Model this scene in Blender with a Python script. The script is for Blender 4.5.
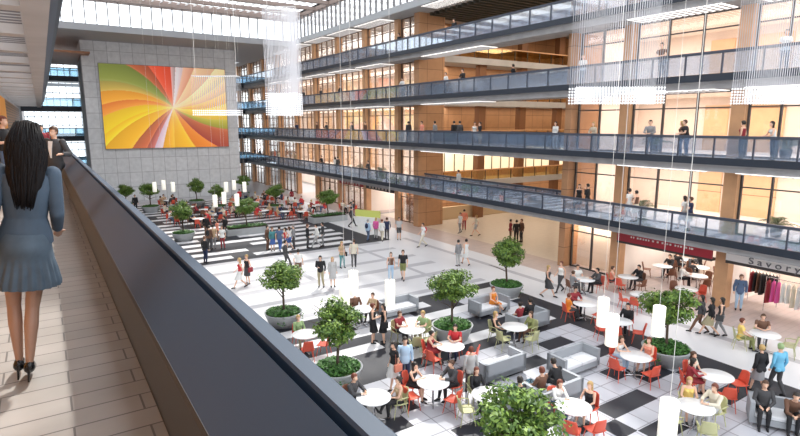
import bpy, bmesh, math, random
import numpy as np
from mathutils import Vector, Matrix
random.seed(7)
PI = math.pi; R = math.radians
for o in list(bpy.data.objects): bpy.data.objects.remove(o)
SC = bpy.context.scene; COL = SC.collection
# ---------------------------------------------------------------- camera
EYE = 8.73
cd = bpy.data.cameras.new('camera'); cam = bpy.data.objects.new('camera', cd); COL.objects.link(cam)
F = 540.0; TH = math.atan(94 / F); PS = math.atan(360 / math.hypot(F, 94))
r_ = Vector((math.cos(PS), -math.sin(PS), 0)); f_ = Vector((math.sin(PS) * math.cos(TH), math.cos(PS) * math.cos(TH), -math.sin(TH))); u_ = r_.cross(f_)
cam.matrix_world = Matrix(((r_.x, u_.x, -f_.x, 0), (r_.y, u_.y, -f_.y, 0), (r_.z, u_.z, -f_.z, EYE), (0, 0, 0, 1)))
cd.sensor_width = 36; cd.lens = F / 800 * 36; cd.clip_start = .05; cd.clip_end = 500
SC.camera = cam
# ---------------------------------------------------------------- world, sun, exposure
w = bpy.data.worlds.new('sky'); SC.world = w; w.use_nodes = True
w.node_tree.nodes['Background'].inputs[0].default_value = (.93, .96, 1, 1); w.node_tree.nodes['Background'].inputs[1].default_value = 2.3
sd = bpy.data.lights.new('sun', 'SUN'); sd.energy = 6.0; sd.angle = R(2.5); sd.color = (1, .965, .9)
sun = bpy.data.objects.new('sun', sd); COL.objects.link(sun)
sun.rotation_euler = Vector((-.42, -.50, -.80)).to_track_quat('-Z', 'Y').to_euler()
SC.view_settings.view_transform = 'Standard'; SC.view_settings.look = 'None'; SC.view_settings.gamma = 1
SC.view_settings.exposure = 0.0
# ---------------------------------------------------------------- materials
MT = {}
def mat(name, col, rough=.6, metal=0, emit=0, spec=.5, noise=0, nscale=3.0, alpha=None, bump=0):
    if name in MT: return MT[name]
    m = bpy.data.materials.new(name); m.use_nodes = True; MT[name] = m
    nt = m.node_tree; b = nt.nodes['Principled BSDF']
    c = (*col, 1)
    b.inputs['Base Color'].default_value = c; b.inputs['Roughness'].default_value = rough; b.inputs['Metallic'].default_value = metal
    b.inputs['Specular IOR Level'].default_value = spec
    if emit:
        b.inputs['Emission Color'].default_value = c; b.inputs['Emission Strength'].default_value = emit
    if noise:
        tc = nt.nodes.new('ShaderNodeTexCoord'); n = nt.nodes.new('ShaderNodeTexNoise'); n.inputs['Scale'].default_value = nscale; n.inputs['Detail'].default_value = 5
        nt.links.new(tc.outputs['Object'], n.inputs['Vector'])
        cr = nt.nodes.new('ShaderNodeValToRGB'); cr.color_ramp.elements[0].position = .3; cr.color_ramp.elements[1].position = .7
        cr.color_ramp.elements[0].color = (*[max(0, x * (1 - noise)) for x in col], 1); cr.color_ramp.elements[1].color = (*[min(1, x * (1 + noise)) for x in col], 1)
        nt.links.new(n.outputs['Fac'], cr.inputs['Fac']); nt.links.new(cr.outputs['Color'], b.inputs['Base Color'])
    return m
def brick_mat(name, c1, c2, mortar, bw, bh, ms=.01, rough=.6, off=.5, rot=(0, 0, 0), spec=.5, noise=.08):
    m = bpy.data.materials.new(name); m.use_nodes = True; MT[name] = m; nt = m.node_tree; b = nt.nodes['Principled BSDF']
    tc = nt.nodes.new('ShaderNodeTexCoord'); mp = nt.nodes.new('ShaderNodeMapping'); mp.inputs['Rotation'].default_value = rot
    br = nt.nodes.new('ShaderNodeTexBrick'); br.offset = off; br.inputs['Scale'].default_value = 1
    br.inputs['Brick Width'].default_value = bw; br.inputs['Row Height'].default_value = bh; br.inputs['Mortar Size'].default_value = ms
    br.inputs['Color1'].default_value = (*c1, 1); br.inputs['Color2'].default_value = (*c2, 1); br.inputs['Mortar'].default_value = (*mortar, 1)
    nt.links.new(tc.outputs['Object'], mp.inputs['Vector']); nt.links.new(mp.outputs['Vector'], br.inputs['Vector'])
    n = nt.nodes.new('ShaderNodeTexNoise'); n.inputs['Scale'].default_value = 2.2; n.inputs['Detail'].default_value = 7; nt.links.new(tc.outputs['Object'], n.inputs['Vector'])
    mr = nt.nodes.new('ShaderNodeMapRange'); mr.inputs['To Min'].default_value = 1 - noise * 2; mr.inputs['To Max'].default_value = 1 + noise * 2
    nt.links.new(n.outputs['Fac'], mr.inputs['Value'])
    mx = nt.nodes.new('ShaderNodeMix'); mx.data_type = 'RGBA'; mx.blend_type = 'MULTIPLY'; mx.inputs['Factor'].default_value = 1
    nt.links.new(br.outputs['Color'], mx.inputs['A']); nt.links.new(mr.outputs['Result'], mx.inputs['B']); nt.links.new(mx.outputs['Result'], b.inputs['Base Color'])
    b.inputs['Roughness'].default_value = rough; b.inputs['Specular IOR Level'].default_value = spec
    return m
def glass_mat(name, tint, gloss, alpha_c=(1, 1, 1), rough=.03, painted_sheen=None):
    m = bpy.data.materials.new(name); m.use_nodes = True; MT[name] = m; nt = m.node_tree; nt.nodes.clear()
    o = nt.nodes.new('ShaderNodeOutputMaterial'); t = nt.nodes.new('ShaderNodeBsdfTransparent'); t.inputs[0].default_value = (*tint, 1)
    g = nt.nodes.new('ShaderNodeBsdfGlossy'); g.inputs['Color'].default_value = (*alpha_c, 1); g.inputs['Roughness'].default_value = rough
    mx = nt.nodes.new('ShaderNodeMixShader'); lw = nt.nodes.new('ShaderNodeLayerWeight'); lw.inputs['Blend'].default_value = .35
    ma = nt.nodes.new('ShaderNodeMath'); ma.operation = 'MULTIPLY_ADD'; ma.inputs[1].default_value = .6; ma.inputs[2].default_value = gloss
    if painted_sheen:
        df = nt.nodes.new('ShaderNodeBsdfDiffuse'); df.inputs[0].default_value = (*painted_sheen[1], 1); m2 = nt.nodes.new('ShaderNodeMixShader'); m2.inputs[0].default_value = painted_sheen[0]
        nt.links.new(t.outputs[0], m2.inputs[1]); nt.links.new(df.outputs[0], m2.inputs[2]); t = m2
    nt.links.new(lw.outputs['Fresnel'], ma.inputs[0]); nt.links.new(ma.outputs[0], mx.inputs[0]); nt.links.new(t.outputs[0], mx.inputs[1]); nt.links.new(g.outputs[0], mx.inputs[2]); nt.links.new(mx.outputs[0], o.inputs[0])
    return m
def haze_mat(name, col, a):      # translucent white fabric / acrylic
    m = bpy.data.materials.new(name); m.use_nodes = True; MT[name] = m; nt = m.node_tree
    b = nt.nodes['Principled BSDF']; b.inputs['Base Color'].default_value = (*col, 1); b.inputs['Alpha'].default_value = a; b.inputs['Roughness'].default_value = .5
    return m
concrete = mat('concrete', (.37, .37, .38), .8, noise=.13, nscale=1.3)
soffit = mat('soffit_concrete', (.42, .41, .41), .8, noise=.08, nscale=1.0)
wallconc = brick_mat('wall_concrete', (.74, .75, .76), (.68, .69, .70), (.46, .46, .47), 1.25, 1.65, .03, .85, 0.0, rot=(R(90), 0, 0), noise=.12)
steel = mat('slate_steel', (.026, .035, .052), .45, .1)
rail_m = mat('rail_steel', (.058, .07, .10), .45, .1)
dark = mat('dark_bronze', (.05, .045, .045), .5)
parap = mat('parapet_blue_steel', (.020, .045, .085), .55, .0, noise=.05, nscale=.8)
parap_face = mat('parapet_brown_face', (.025, .025, .028), .6)
blackm = mat('black_recess', (.01, .011, .013), .5)
woodcol = mat('column_wood', (.60, .34, .18), .55, noise=.10, nscale=1.5)
woodpan = brick_mat('wood_panels', (.50, .27, .14), (.45, .24, .12), (.22, .11, .06), 1.6, 1.2, .02, .5, 0, rot=(R(90), 0, 0))
woodpan2 = brick_mat('wood_panels_side', (.74, .50, .30), (.70, .46, .27), (.28, .12, .05), 1.6, 1.2, .02, .5, 0, rot=(R(90), 0, R(90)))
slatwood = brick_mat('slatted_wood', (.22, .10, .05), (.14, .06, .03), (.03, .015, .01), .18, 3.0, .03, .5, .3, rot=(R(90), 0, R(90)))
cream = mat('cream_wall', (.84, .75, .68), .8, noise=.05, nscale=.6)
peach = mat('peach_wall', (.84, .73, .65), .8, noise=.05, nscale=.5)
orange = mat('orange_wall', (.85, .36, .06), .7)
glass_rail = glass_mat('rail_glass', (.80, .88, .98), .14, painted_sheen=(.15, (.55, .70, .92)))  # bluish reflection put into the glass as a pale diffuse colour
glass_win = glass_mat('window_glass', (.97, .95, .93), .02)
glass_amber = glass_mat('amber_glass', (.95, .78, .45), .06)
glass_clear = glass_mat('clear_glass', (.97, .99, 1), .0)
lightp = mat('ceiling_light_panel', (1, .97, .92), .5, emit=1.7)
white = mat('white_paint', (.8, .8, .79), .4)
tabwhite = mat('white_tabletop', (.86, .87, .88), .25)
redp = mat('red_shell', (.70, .10, .055), .4)
olive = mat('pale_olive_shell', (.50, .50, .27), .45)
chrome = mat('chrome', (.6, .6, .62), .25, .9)
greyup = mat('grey_upholstery', (.34, .36, .39), .8)
seatup = mat('pale_cushion', (.74, .75, .78), .8)
planterm = mat('planter_grey', (.42, .44, .45), .6, noise=.06)
soilm = mat('soil', (.05, .035, .02), .9)
bark = mat('bark', (.10, .07, .05), .9)
roofbeam = mat('roof_beam', (.30, .235, .21), .7)
whitefin = mat('roof_fin', (.75, .75, .76), .5)
mull = mat('window_mullion', (.06, .055, .055), .45)
mullg = mat('clerestory_mullion', (.22, .22, .23), .5)
def leafmat(name, a, b2):
    m = bpy.data.materials.new(name); m.use_nodes = True; nt = m.node_tree; b = nt.nodes['Principled BSDF']; MT[name] = m
    g = nt.nodes.new('ShaderNodeNewGeometry'); cr = nt.nodes.new('ShaderNodeValToRGB'); cr.color_ramp.elements[0].color = (*a, 1); cr.color_ramp.elements[1].color = (*b2, 1)
    nt.links.new(g.outputs['Random Per Island'], cr.inputs['Fac']); nt.links.new(cr.outputs['Color'], b.inputs['Base Color']); b.inputs['Roughness'].default_value = .55
    b.inputs['Subsurface Weight'].default_value = 0
    return m
leafm = leafmat('tree_leaves', (.025, .085, .012), (.21, .33, .05))
leafd = leafmat('ground_cover_leaves', (.02, .09, .015), (.09, .24, .04))
palm_m = leafmat('palm_leaves', (.05, .09, .03), (.14, .18, .07))
# ---------------------------------------------------------------- mesh helpers
class MB:
    def __init__(s): s.v = []; s.f = []; s.mi = []; s.sm = False
    def add(s, vs, fs, mi=0):
        n = len(s.v); s.v += [tuple(v) for v in vs]; s.f += [tuple(i + n for i in f) for f in fs]; s.mi += [mi] * len(fs); return s
    def box(s, x0, x1, y0, y1, z0, z1, mi=0):
        return s.add([(x0, y0, z0), (x1, y0, z0), (x1, y1, z0), (x0, y1, z0), (x0, y0, z1), (x1, y0, z1), (x1, y1, z1), (x0, y1, z1)],
                     [(0, 3, 2, 1), (4, 5, 6, 7), (0, 1, 5, 4), (1, 2, 6, 5), (2, 3, 7, 6), (3, 0, 4, 7)], mi)
    def tube(s, pts, rads, n=8, cap=True, mi=0, flat=1.0):
        pts = [Vector(p) for p in pts]
        if not hasattr(rads, '__len__'): rads = [rads] * len(pts)
        vs = []; fs = []; ref = None
        for i, p in enumerate(pts):
            d = (pts[min(i + 1, len(pts) - 1)] - pts[max(i - 1, 0)]).normalized()
            if ref is None: ref = Vector((1, 0, 0)) if abs(d.x) < .8 else Vector((0, 1, 0))
            a = (ref - d * ref.dot(d)).normalized(); b = d.cross(a); ref = a
            for k in range(n):
                t = 2 * PI * k / n; vs.append(p + a * (rads[i] * math.cos(t)) + b * (rads[i] * flat * math.sin(t)))
        for i in range(len(pts) - 1):
            for k in range(n): fs.append((i * n + k, i * n + (k + 1) % n, (i + 1) * n + (k + 1) % n, (i + 1) * n + k))
        if cap: fs.append(tuple(range(n - 1, -1, -1))); fs.append(tuple((len(pts) - 1) * n + k for k in range(n)))
        return s.add(vs, fs, mi)
    def lathe(s, prof, c=(0, 0, 0), n=24, mi=0, sx=1, sy=1):
        vs = []; fs = []; m = len(prof)
        for r, z in prof:
            for k in range(n): t = 2 * PI * k / n; vs.append((c[0] + r * sx * math.cos(t), c[1] + r * sy * math.sin(t), c[2] + z))
        for i in range(m - 1):
            for k in range(n): fs.append((i * n + k, i * n + (k + 1) % n, (i + 1) * n + (k + 1) % n, (i + 1) * n + k))
        fs.append(tuple(range(n - 1, -1, -1))); fs.append(tuple((m - 1) * n + k for k in range(n)))
        return s.add(vs, fs, mi)
    def prism(s, poly, y0, y1, mi=0):   # polygon in XZ extruded along Y
        n = len(poly); vs = [(x, y0, z) for x, z in poly] + [(x, y1, z) for x, z in poly]
        fs = [tuple(range(n)), tuple(range(2 * n - 1, n - 1, -1))] + [(i, i + n, (i + 1) % n + n, (i + 1) % n) for i in range(n)]
        return s.add(vs, fs, mi)
    def mesh(s, name, mats, smooth=False):
        me = bpy.data.meshes.new(name); me.from_pydata(s.v, [], s.f)
        for m in (mats if isinstance(mats, (list, tuple)) else [mats]): me.materials.append(m)
        if len(me.materials) > 1: me.polygons.foreach_set('material_index', s.mi)
        bm = bmesh.new(); bm.from_mesh(me); bmesh.ops.recalc_face_normals(bm, faces=bm.faces); bm.to_mesh(me); bm.free()
        if smooth: me.polygons.foreach_set('use_smooth', [True] * len(me.polygons))
        return me
    def build(s, name, mats, parent=None, smooth=False, loc=None):
        return link(name, s.mesh(name, mats, smooth), parent, loc)
def link(name, me, parent=None, loc=None):
    o = bpy.data.objects.new(name, me); COL.objects.link(o)
    if parent: o.parent = parent
    if loc: o.location = loc
    return o
def tag(o, label=None, cat=None, group=None, kind=None):
    if label: o['label'] = label
    if cat: o['category'] = cat
    if group: o['group'] = group
    if kind: o['kind'] = kind
    return o
def thing(name, label, cat, loc=(0, 0, 0), rz=0, group=None):
    o = bpy.data.objects.new(name, None); COL.objects.link(o); o.location = loc; o.rotation_euler = (0, 0, rz); o.empty_display_size = .2
    return tag(o, label, cat, group)
def struct(o): o['kind'] = 'structure'; return o
def copy_tree(o, parent=None):
    c = o.copy(); COL.objects.link(c)
    if parent: c.parent = parent
    for ch in o.children: copy_tree(ch, c)
    return c
class Proto:            # a first instance is used itself, later ones are copies
    def __init__(s, mk): s.mk = mk; s.o = None
    def get(s, loc, rz, label, group=None, sc=1):
        if s.o is None: s.o = s.mk(); o = s.o
        else: o = copy_tree(s.o)
        o.location = loc; o.rotation_euler = (0, 0, rz); o.scale = (sc, sc, sc); o['label'] = label
        if group: o['group'] = group
        elif 'group' in o: del o['group']
        return o
"""LEVELS: walkway floors"""
FL = {2: 3.6, 3: 7.2, 4: 10.87, 5: 14.52}
XW, XG = 25.0, 26.95        # atrium edge of the walkways, glass line
# ================================================================= SETTING
# ---- ground floor
def ground():
    mats = [mat('paving_white', (.68, .68, .70), .32, noise=.04, nscale=.5), mat('paving_dark', (.025, .027, .036), .5, spec=.3), mat('paving_pale_grey', (.43, .43, .46), .35),
            brick_mat('paving_joints', (.56, .57, .62), (.46, .47, .52), (.25, .25, .28), .75, .75, .02, .35, 0, noise=.02),
            brick_mat('paving_rose', (.50, .40, .37), (.45, .37, .35), (.38, .31, .29), 1.2, .3, .012, .35, .5, noise=.05), mat('paving_sand', (.62, .54, .46), .3, noise=.05)]
    b = MB(); C = .75
    rnd = random.Random(5)
    def cell(x, y): return (20.35 - x) / C, (21.7 - y) / C
    nb = 36; rows = 30
    B = {}
    for j in range(rows):
        y1 = 21.7 - j * C; i = 0
        run = None
        for i in range(nb):
            x1 = 20.35 - i * C
            if i < 1 or j < 1: B[i, j] = 1; continue
            if i < 2 and j > 3: B[i, j] = 1; continue
            wild = (i < 16 and j > 8)
            if run is None or run[1] <= 0:
                if wild: t = 1 if (rnd.random() < (.28 if j % 2 else .62)) and not (run and run[2] == 1) else 3; run = [t, rnd.choice((1, 2, 2, 3)) if t == 1 else rnd.choice((1, 2)), t]
                else:
                    if j % 2 == 0: t = 1 if rnd.random() < .88 else 3; run = [t, rnd.choice((4, 5, 7)), t]
                    else: t = 0 if rnd.random() < .78 else 1; run = [t, rnd.choice((3, 4)) if t == 0 else rnd.choice((1, 2)), t]
            B[i, j] = 3 if (wild and run[0] == 1 and B.get((i, j - 1)) == 1) else run[0]; run[1] -= 1
    done = set()
    for j in range(rows):
        i = 0
        while i < nb:
            t = B[i, j]; k = i
            while k < nb and B[k, j] == t: k += 1
            xa = 20.35 - k * C; xb = 20.35 - i * C; ya = 21.7 - (j + 1) * C; yb = 21.7 - j * C
            b.add([(xa, ya, 0), (xb, ya, 0), (xb, yb, 0), (xa, yb, 0)], [(0, 1, 2, 3)], t); i = k
    def q(x0, x1, y0, y1, t): b.add([(x0, y0, 0), (x1, y0, 0), (x1, y1, 0), (x0, y1, 0)], [(0, 1, 2, 3)], t)
    xl = 20.35 - nb * C; yl = 21.7 - rows * C
    q(20.35, 22.6, yl, 34.2, 0); q(22.6, 23.0, yl, 34.2, 2); q(23.0, 24.4, yl, 21.7, 0); q(23.0, 24.4, 21.7, 34.2, 0); q(24.4, 31, yl, 21.9, 4); q(24.4, 27, 21.9, 34.2, 4)
    q(31, 36, yl, 21.9, 5); q(27, 60, 21.9, 45, 5)
    # white strip between the dark fields with pale grey bands
    y = 21.7
    for wd, t in ((.35, 0), (.5, 2), (2.0, 0), (.5, 2), (1.7, 0), (.6, 2), (1.6, 0), (.5, 2), (2.0, 0), (.5, 2), (1.6, 0), (.65, 2)):
        if t == 2: q(xl, 12.0, y, y + wd, 2); q(12.0, 12.35, y, y + wd, 2); q(12.35, 20.35, y, y + wd, 2)
        else: q(xl, 12.0, y, y + wd, 0); q(12.0, 12.35, y, y + wd, 2); q(12.35, 18.0, y, y + wd, 0); q(18.0, 18.3, y, y + wd, 2); q(18.3, 20.35, y, y + wd, 0)
        y += wd
    y0 = y; q(xl, 20.35, y, 34.2, 0) if y < 34.19 else None
    # far field: long stripes along X
    y = 34.2; j = 0
    while y < 63.9:
        rowsX = []
        if j % 2 == 0 or j < 1: rowsX = [(xl, 20.9, 1)]
        else:
            x = 20.9 - rnd.choice((1.2, 2.0)); rowsX = [(x, 20.9, 1)]
            while x > xl:
                L = rnd.choice((4.5, 6, 7.5)); rowsX.append((max(xl, x - L), x, 0)); x -= L
                if x > xl: g = rnd.choice((1.5, 3)); rowsX.append((max(xl, x - g), x, 1)); x -= g
        wy = .8
        for a, c, t in rowsX: q(a, c, y, y + wy, t)
        q(20.9, 21.6, y, y + wy, 1 if y < 36 else 0); q(21.6, 24.4, y, y + wy, 0); q(24.4, 27 if y < 45 else 32, y, y + wy, 4)
        y += wy; j += 1
    q(xl, 32, y, 110, 2)
    q(xl - 20, xl, yl, 110, 0)
    b.build('floor', mats)['kind'] = 'structure'
    q2 = MB(); q2.box(xl - 20, 62, yl - 2, 112, -.6, -.05); struct(q2.build('floor_base', concrete))
ground()
# ---- right side walkways, one structure per level
def walkway(lev, y0, y1, x0=XW, x1=XG + .05, name='trim_1', back=False):
    z = FL[lev] if lev in FL else lev
    root = struct(thing(name, None, None)); 
    MB().box(x0 + .30, x1, y0, y1, z - .60, z - .25).build('concrete_beam', concrete, root)
    MB().box(x0 + .12, x1, y0, y1, z - .25, z).build('floor_slab', soffit, root)
    MB().box(x0, x0 + .12, y0, y1, z - .27, z + .05).build('edge_band', steel, root)
    return root
def railing(lev, y0, y1, x=XW, side='', gm=None, step=1.63, y_off=1.2, name='glass_railing', where='right'):
    z = FL[lev]
    t = thing(name, 'slate steel and glass railing along the %s' % where, 'railing', (x, y0, z))
    L = y1 - y0
    MB().box(-.02, .12, 0, L, .90, 1.02).build('handrail', rail_m, t)
    MB().box(.03, .05, 0, L, .06, .92).build('glass_panels', gm or glass_rail, t)
    y = y_off
    while y < L:
        MB().box(.00, .07, y - .03, y + .03, .05, .92).build('post', rail_m, t); y += step
    return t
LN = {2: 'first walkway above the shops', 3: 'second walkway above the shops, at eye level', 4: 'third walkway above the shops', 5: 'highest walkway on the right'}
n = 1
for lev in (2, 3, 4, 5):
    walkway(lev, 0, 100, name='trim_%d' % n); n += 1
    railing(lev, 0, 100, where=LN[lev], y_off=1.19)
# top gallery below the clerestory
struct(MB().box(XW, 27.2, 0, 61, 17.62, 18.14).build('trim_%d' % n, rail_m.copy() if False else mat('fascia_grey', (.42, .45, .48), .6))); n += 1
struct(MB().box(27.2, 60, -4, 110, 17.7, 18.2).build('ceiling_gallery', soffit))
struct(MB().box(XW + .3, 27.2, 61, 110, 17.62, 18.14).build('trim_%d' % n, concrete)); n += 1
# soffit light panels under each slab edge
k = 0
cols_y = [.8, 6.6, 12.5, 18.3, 41.1, 46.9, 52.7, 58.5, 64.3, 70.1, 75.9]
lp = {}
def mk_lightpanel(L):
    def mk():
        t = thing('ceiling_light', '', 'ceiling light')
        MB().box(-.74, .74, 0, L, -.02, .0).build('diffuser', lightp, t)
        s = MB(); y = .12
        while y < L: s.box(-.72, .72, y, y + .08, -.065, -.02); y += .32
        s.build('louvre', mat('louvre_grey', (.42, .42, .44), .5), t)
        return t
    return mk
P45 = Proto(mk_lightpanel(4.6)); P7 = Proto(mk_lightpanel(7.0))
for lev, zz in ((3, FL[3] - .6), (4, FL[4] - .6), (5, FL[5] - .6), (6, 17.62)):
    under = {3: 'second walkway', 4: 'third walkway', 5: 'highest walkway', 6: 'top gallery'}[lev]
    for a in cols_y:
        if a > 66 or a in (18.3,): continue
        P45.get((26.0, a + .5, zz), 0, 'long white louvred ceiling light under the %s on the right' % under, 'louvred ceiling lights')
    P7.get((26.0, 28.5, zz), 0, 'long white louvred ceiling light under the %s across the opening' % under)
# ---- facade: columns, windows, interior
allcols = [.8, 6.6, 12.5, 18.3, 41.1, 46.9, 52.7, 58.5, 64.3, 70.1, 75.9, 81.7, 87.5]
CN = 1
for yc in allcols:
    struct(MB().box(26.6, 27.15, yc - .3, yc + .3, 0, 17.62).build('trim_column_%d' % CN, woodcol)); CN += 1
# corner piers of the side hall
struct(MB().box(26.35, 29.0, 21.65, 22.1, 0, 17.62).build('wall_pier_near', woodpan)); 
struct(MB().box(26.35, 29.0, 37.3, 38.0, 0, 17.62).build('wall_pier_far', woodpan))
bays = [(-4.6, .8), (.8, 6.6), (6.6, 12.5), (12.5, 18.3), (18.3, 21.9), (37.8, 41.1)] + [(a, a + 5.8) for a in (41.1, 46.9, 52.7, 58.5, 64.3, 70.1, 75.9, 81.7)]
WN = 1
def window(y0, y1, z0, z1, lev):
    global WN
    root = struct(thing('window_%d' % WN, None, None)); WN += 1
    fr = MB(); L = y1 - y0; nn = max(2, round(L / 1.5)) if y0 < 30 else max(2, round(L / 1.3))
    t = .045 if y0 < 30 else .028
    for i in range(nn + 1):
        y = y0 + L * i / nn; y = min(max(y, y0 + t), y1 - t); fr.box(XG - .06, XG + .06, y - t, y + t, z0, z1)
    fr.box(XG - .06, XG + .06, y0, y1, z0, z0 + .08); fr.box(XG - .06, XG + .06, y0, y1, z1 - .07, z1); fr.box(XG - .05, XG + .05, y0, y1, z0 + (z1 - z0) * .74, z0 + (z1 - z0) * .74 + .06)
    fr.build('window_frame', mull if y0 < 30 else mat('window_mullion_brown', (.20, .13, .09), .5), root)
    MB().box(XG - .008, XG + .008, y0, y1, z0, z1).build('pane', glass_win, root)
SHOPS = {(12.5, 18.3), (6.6, 12.5), (.8, 6.6), (46.9, 52.7), (41.1, 46.9), (58.5, 64.3)}
for (y0, y1) in bays:
    for lev in (1, 2, 3, 4, 5):
        z0 = 0 if lev == 1 else FL[lev]; z1 = {1: 3.0, 2: 6.6, 3: 10.27, 4: 13.92, 5: 17.62}[lev]
        if lev == 1 and (y0, y1) in SHOPS: continue
        window(y0 + .3, y1 - .3, z0, z1, lev)
# rooms behind the glass
for i, (a, b2) in enumerate(((-5, 21.9), (41.0, 95))):
    for lev in (2, 3, 4, 5):
        struct(MB().box(27.1, 33, a, b2, FL[lev] - .6, FL[lev]).build('floor_room_%d_%d' % (i + 1, lev), cream))
    struct(MB().box(33, 33.3, a, b2, 0, 17.7).build('wall_room_%d' % (i + 1), peach))
    struct(MB().box(27.1 if i == 0 else 29, 33, (b2 - .2 if i == 0 else a), (b2 if i == 0 else a + .2), 0, 17.7).build('wall_room_end_%d' % (i + 1), peach))
struct(MB().box(28.8, 29.0, 38.0, 41.0, 0, 17.7).build('wall_room_return', woodpan2))
for lev in (2, 3, 4, 5): struct(MB().box(27.1, 28.8, 38.0, 41.0, FL[lev] - .6, FL[lev]).build('floor_room_3_%d' % lev, cream))
for yc in allcols[:11]:
    if yc in (12.5, 18.3, 46.9, 52.7, 58.5): struct(MB().box(27.15, 33, yc - .08, yc + .08, 0, 3.0).build('wall_shop_%d' % (allcols.index(yc) + 1), cream))
struct(MB().box(27.6, 27.8, 18.5, 21.8, 0, 3.0).build('wall_shopfront_1', mat('shopfront_cream', (.90, .76, .62), .7)))
struct(MB().box(27.6, 27.8, 38.1, 41.0, 0, 3.0).build('wall_shopfront_2', woodpan2))
for i, (yy0, yy1) in enumerate(((18.4, 21.8), (38.1, 41))):
    ld = bpy.data.lights.new('shopfront_lamp', 'AREA'); ld.shape = 'RECTANGLE'; ld.size = .4; ld.size_y = 3; ld.energy = 90; ld.color = (1, .92, .82)
    lo = bpy.data.objects.new('shopfront_lamp', ld); COL.objects.link(lo); lo.location = (27.3, (yy0 + yy1) / 2, 2.95)
# wooden wall panels and room doors seen through the glass
for i, yc in enumerate([3, 9.5, 14.2, 16.6, 44, 50.5, 56, 62, 68, 74]):
    for lev in (2, 3, 4, 5):
        wv = 1.3 if i % 2 else 2.2
        struct(MB().box(32.85, 33.0, yc - wv / 2, yc + wv / 2, FL[lev], FL[lev] + 2.6).build('trim_panel_%d' % (i * 4 + lev), woodpan2))
for i, (a, b2) in enumerate(((-3, 21), (39, 80))):
    for lev in (1, 2, 3, 4, 5):
        z1 = {1: 2.9, 2: 6.5, 3: 10.2, 4: 13.85, 5: 17.5}[lev]
        ld = bpy.data.lights.new('room_lamp', 'AREA'); ld.shape = 'RECTANGLE'; ld.size = 3.0; ld.size_y = b2 - a; ld.energy = (b2 - a) * 38; ld.color = (1, .96, .92)
        lo = bpy.data.objects.new('room_lamp', ld); COL.objects.link(lo); lo.location = (30.2, (a + b2) / 2, z1)
# ---- side hall behind the opening
struct(MB().box(29, 60, 40.5, 40.8, 0, 18).build('wall_hall_far', woodpan))
struct(MB().box(29, 60, 21.65, 21.9, 0, 18).build('wall_hall_near', cream))
struct(MB().box(60, 60.3, 21.9, 45, 0, 18).build('wall_hall_end', cream))
HC = 1
for xc in (34.0, 39.2, 44.4, 49.6, 54.8):
    struct(MB().box(xc - .4, xc + .4, 38.0, 38.6, 0, 17.7).build('trim_hall_column_%d' % HC, mat('hall_column', (.20, .085, .035), .6))); HC += 1
for lev in (2, 3, 4, 5):
    z = FL[lev]
    struct(MB().box(29, 60, 37.7, 40.5, z - .55, z).build('floor_hall_%d' % lev, soffit))
    t = thing('glass_railing', 'amber glass balcony railing on the far side of the side hall, %s' % {2: 'lowest one', 3: 'second one up', 4: 'third one up', 5: 'topmost one'}[lev], 'railing', (29, 37.7, z))
    MB().box(0, 31, -.05, .05, .9, 1.0).build('handrail', woodcol, t); MB().box(0, 31, -.01, .01, .05, .92).build('glass_panels', glass_amber, t)
    for i in range(19): MB().box(i * 1.65 + .3, i * 1.65 + .35, -.03, .03, 0, .92).build('post', dark, t)
struct(MB().box(29, 60, 40.3, 40.45, 4.2, 6.4).build('window_100', mat('lit_window', (1, .84, .58), .5, emit=.75)))
wf = MB()
for i in range(26): wf.box(29 + i * 1.2, 29.06 + i * 1.2, 40.22, 40.3, 4.2, 6.4)
struct(wf.build('trim_hall_mullions', mull))
struct(MB().box(29.2, 60, 38.8, 39.1, 0, 1.15).build('wall_hall_low', mat('sand_panel', (.62, .47, .30), .6)))
# inner railing of the bridge across the opening
for lev in (2, 3, 4, 5):
    railing(lev, 22.1, 37.3, x=27.0, where='inner side of the bridge over the opening, %s' % {2: 'lowest bridge', 3: 'second bridge up', 4: 'third bridge up', 5: 'topmost bridge'}[lev], step=1.8, y_off=.9)
lv = MB()
for i in range(24): lv.box(27.4, 59, 22.2 + i * .68, 22.42 + i * .68, 17.45, 17.7)
struct(lv.build('ceiling_hall_louvres', mat('dark_louvre', (.06, .06, .05), .6)))
for (xx, zz, e) in ((34, 17.3, 1100), (44, 17.3, 1100), (34, 3.0, 0)):
    if not e: continue
    ld = bpy.data.lights.new('hall_lamp', 'AREA'); ld.shape = 'RECTANGLE'; ld.size = 8; ld.size_y = 12; ld.energy = e; ld.color = (1, .84, .66)
    lo = bpy.data.objects.new('hall_lamp', ld); COL.objects.link(lo); lo.location = (xx, 30, zz)
for lev in (2, 3, 4, 5):
    ld = bpy.data.lights.new('balcony_fill', 'AREA'); ld.shape = 'RECTANGLE'; ld.size = 24; ld.size_y = 1.0; ld.energy = 240; ld.color = (1, .84, .64)  # unseen lights added under the balconies to lift the dark below
    lo = bpy.data.objects.new('balcony_fill', ld); COL.objects.link(lo); lo.location = (42, 39.3, FL[lev] - .6)
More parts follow.
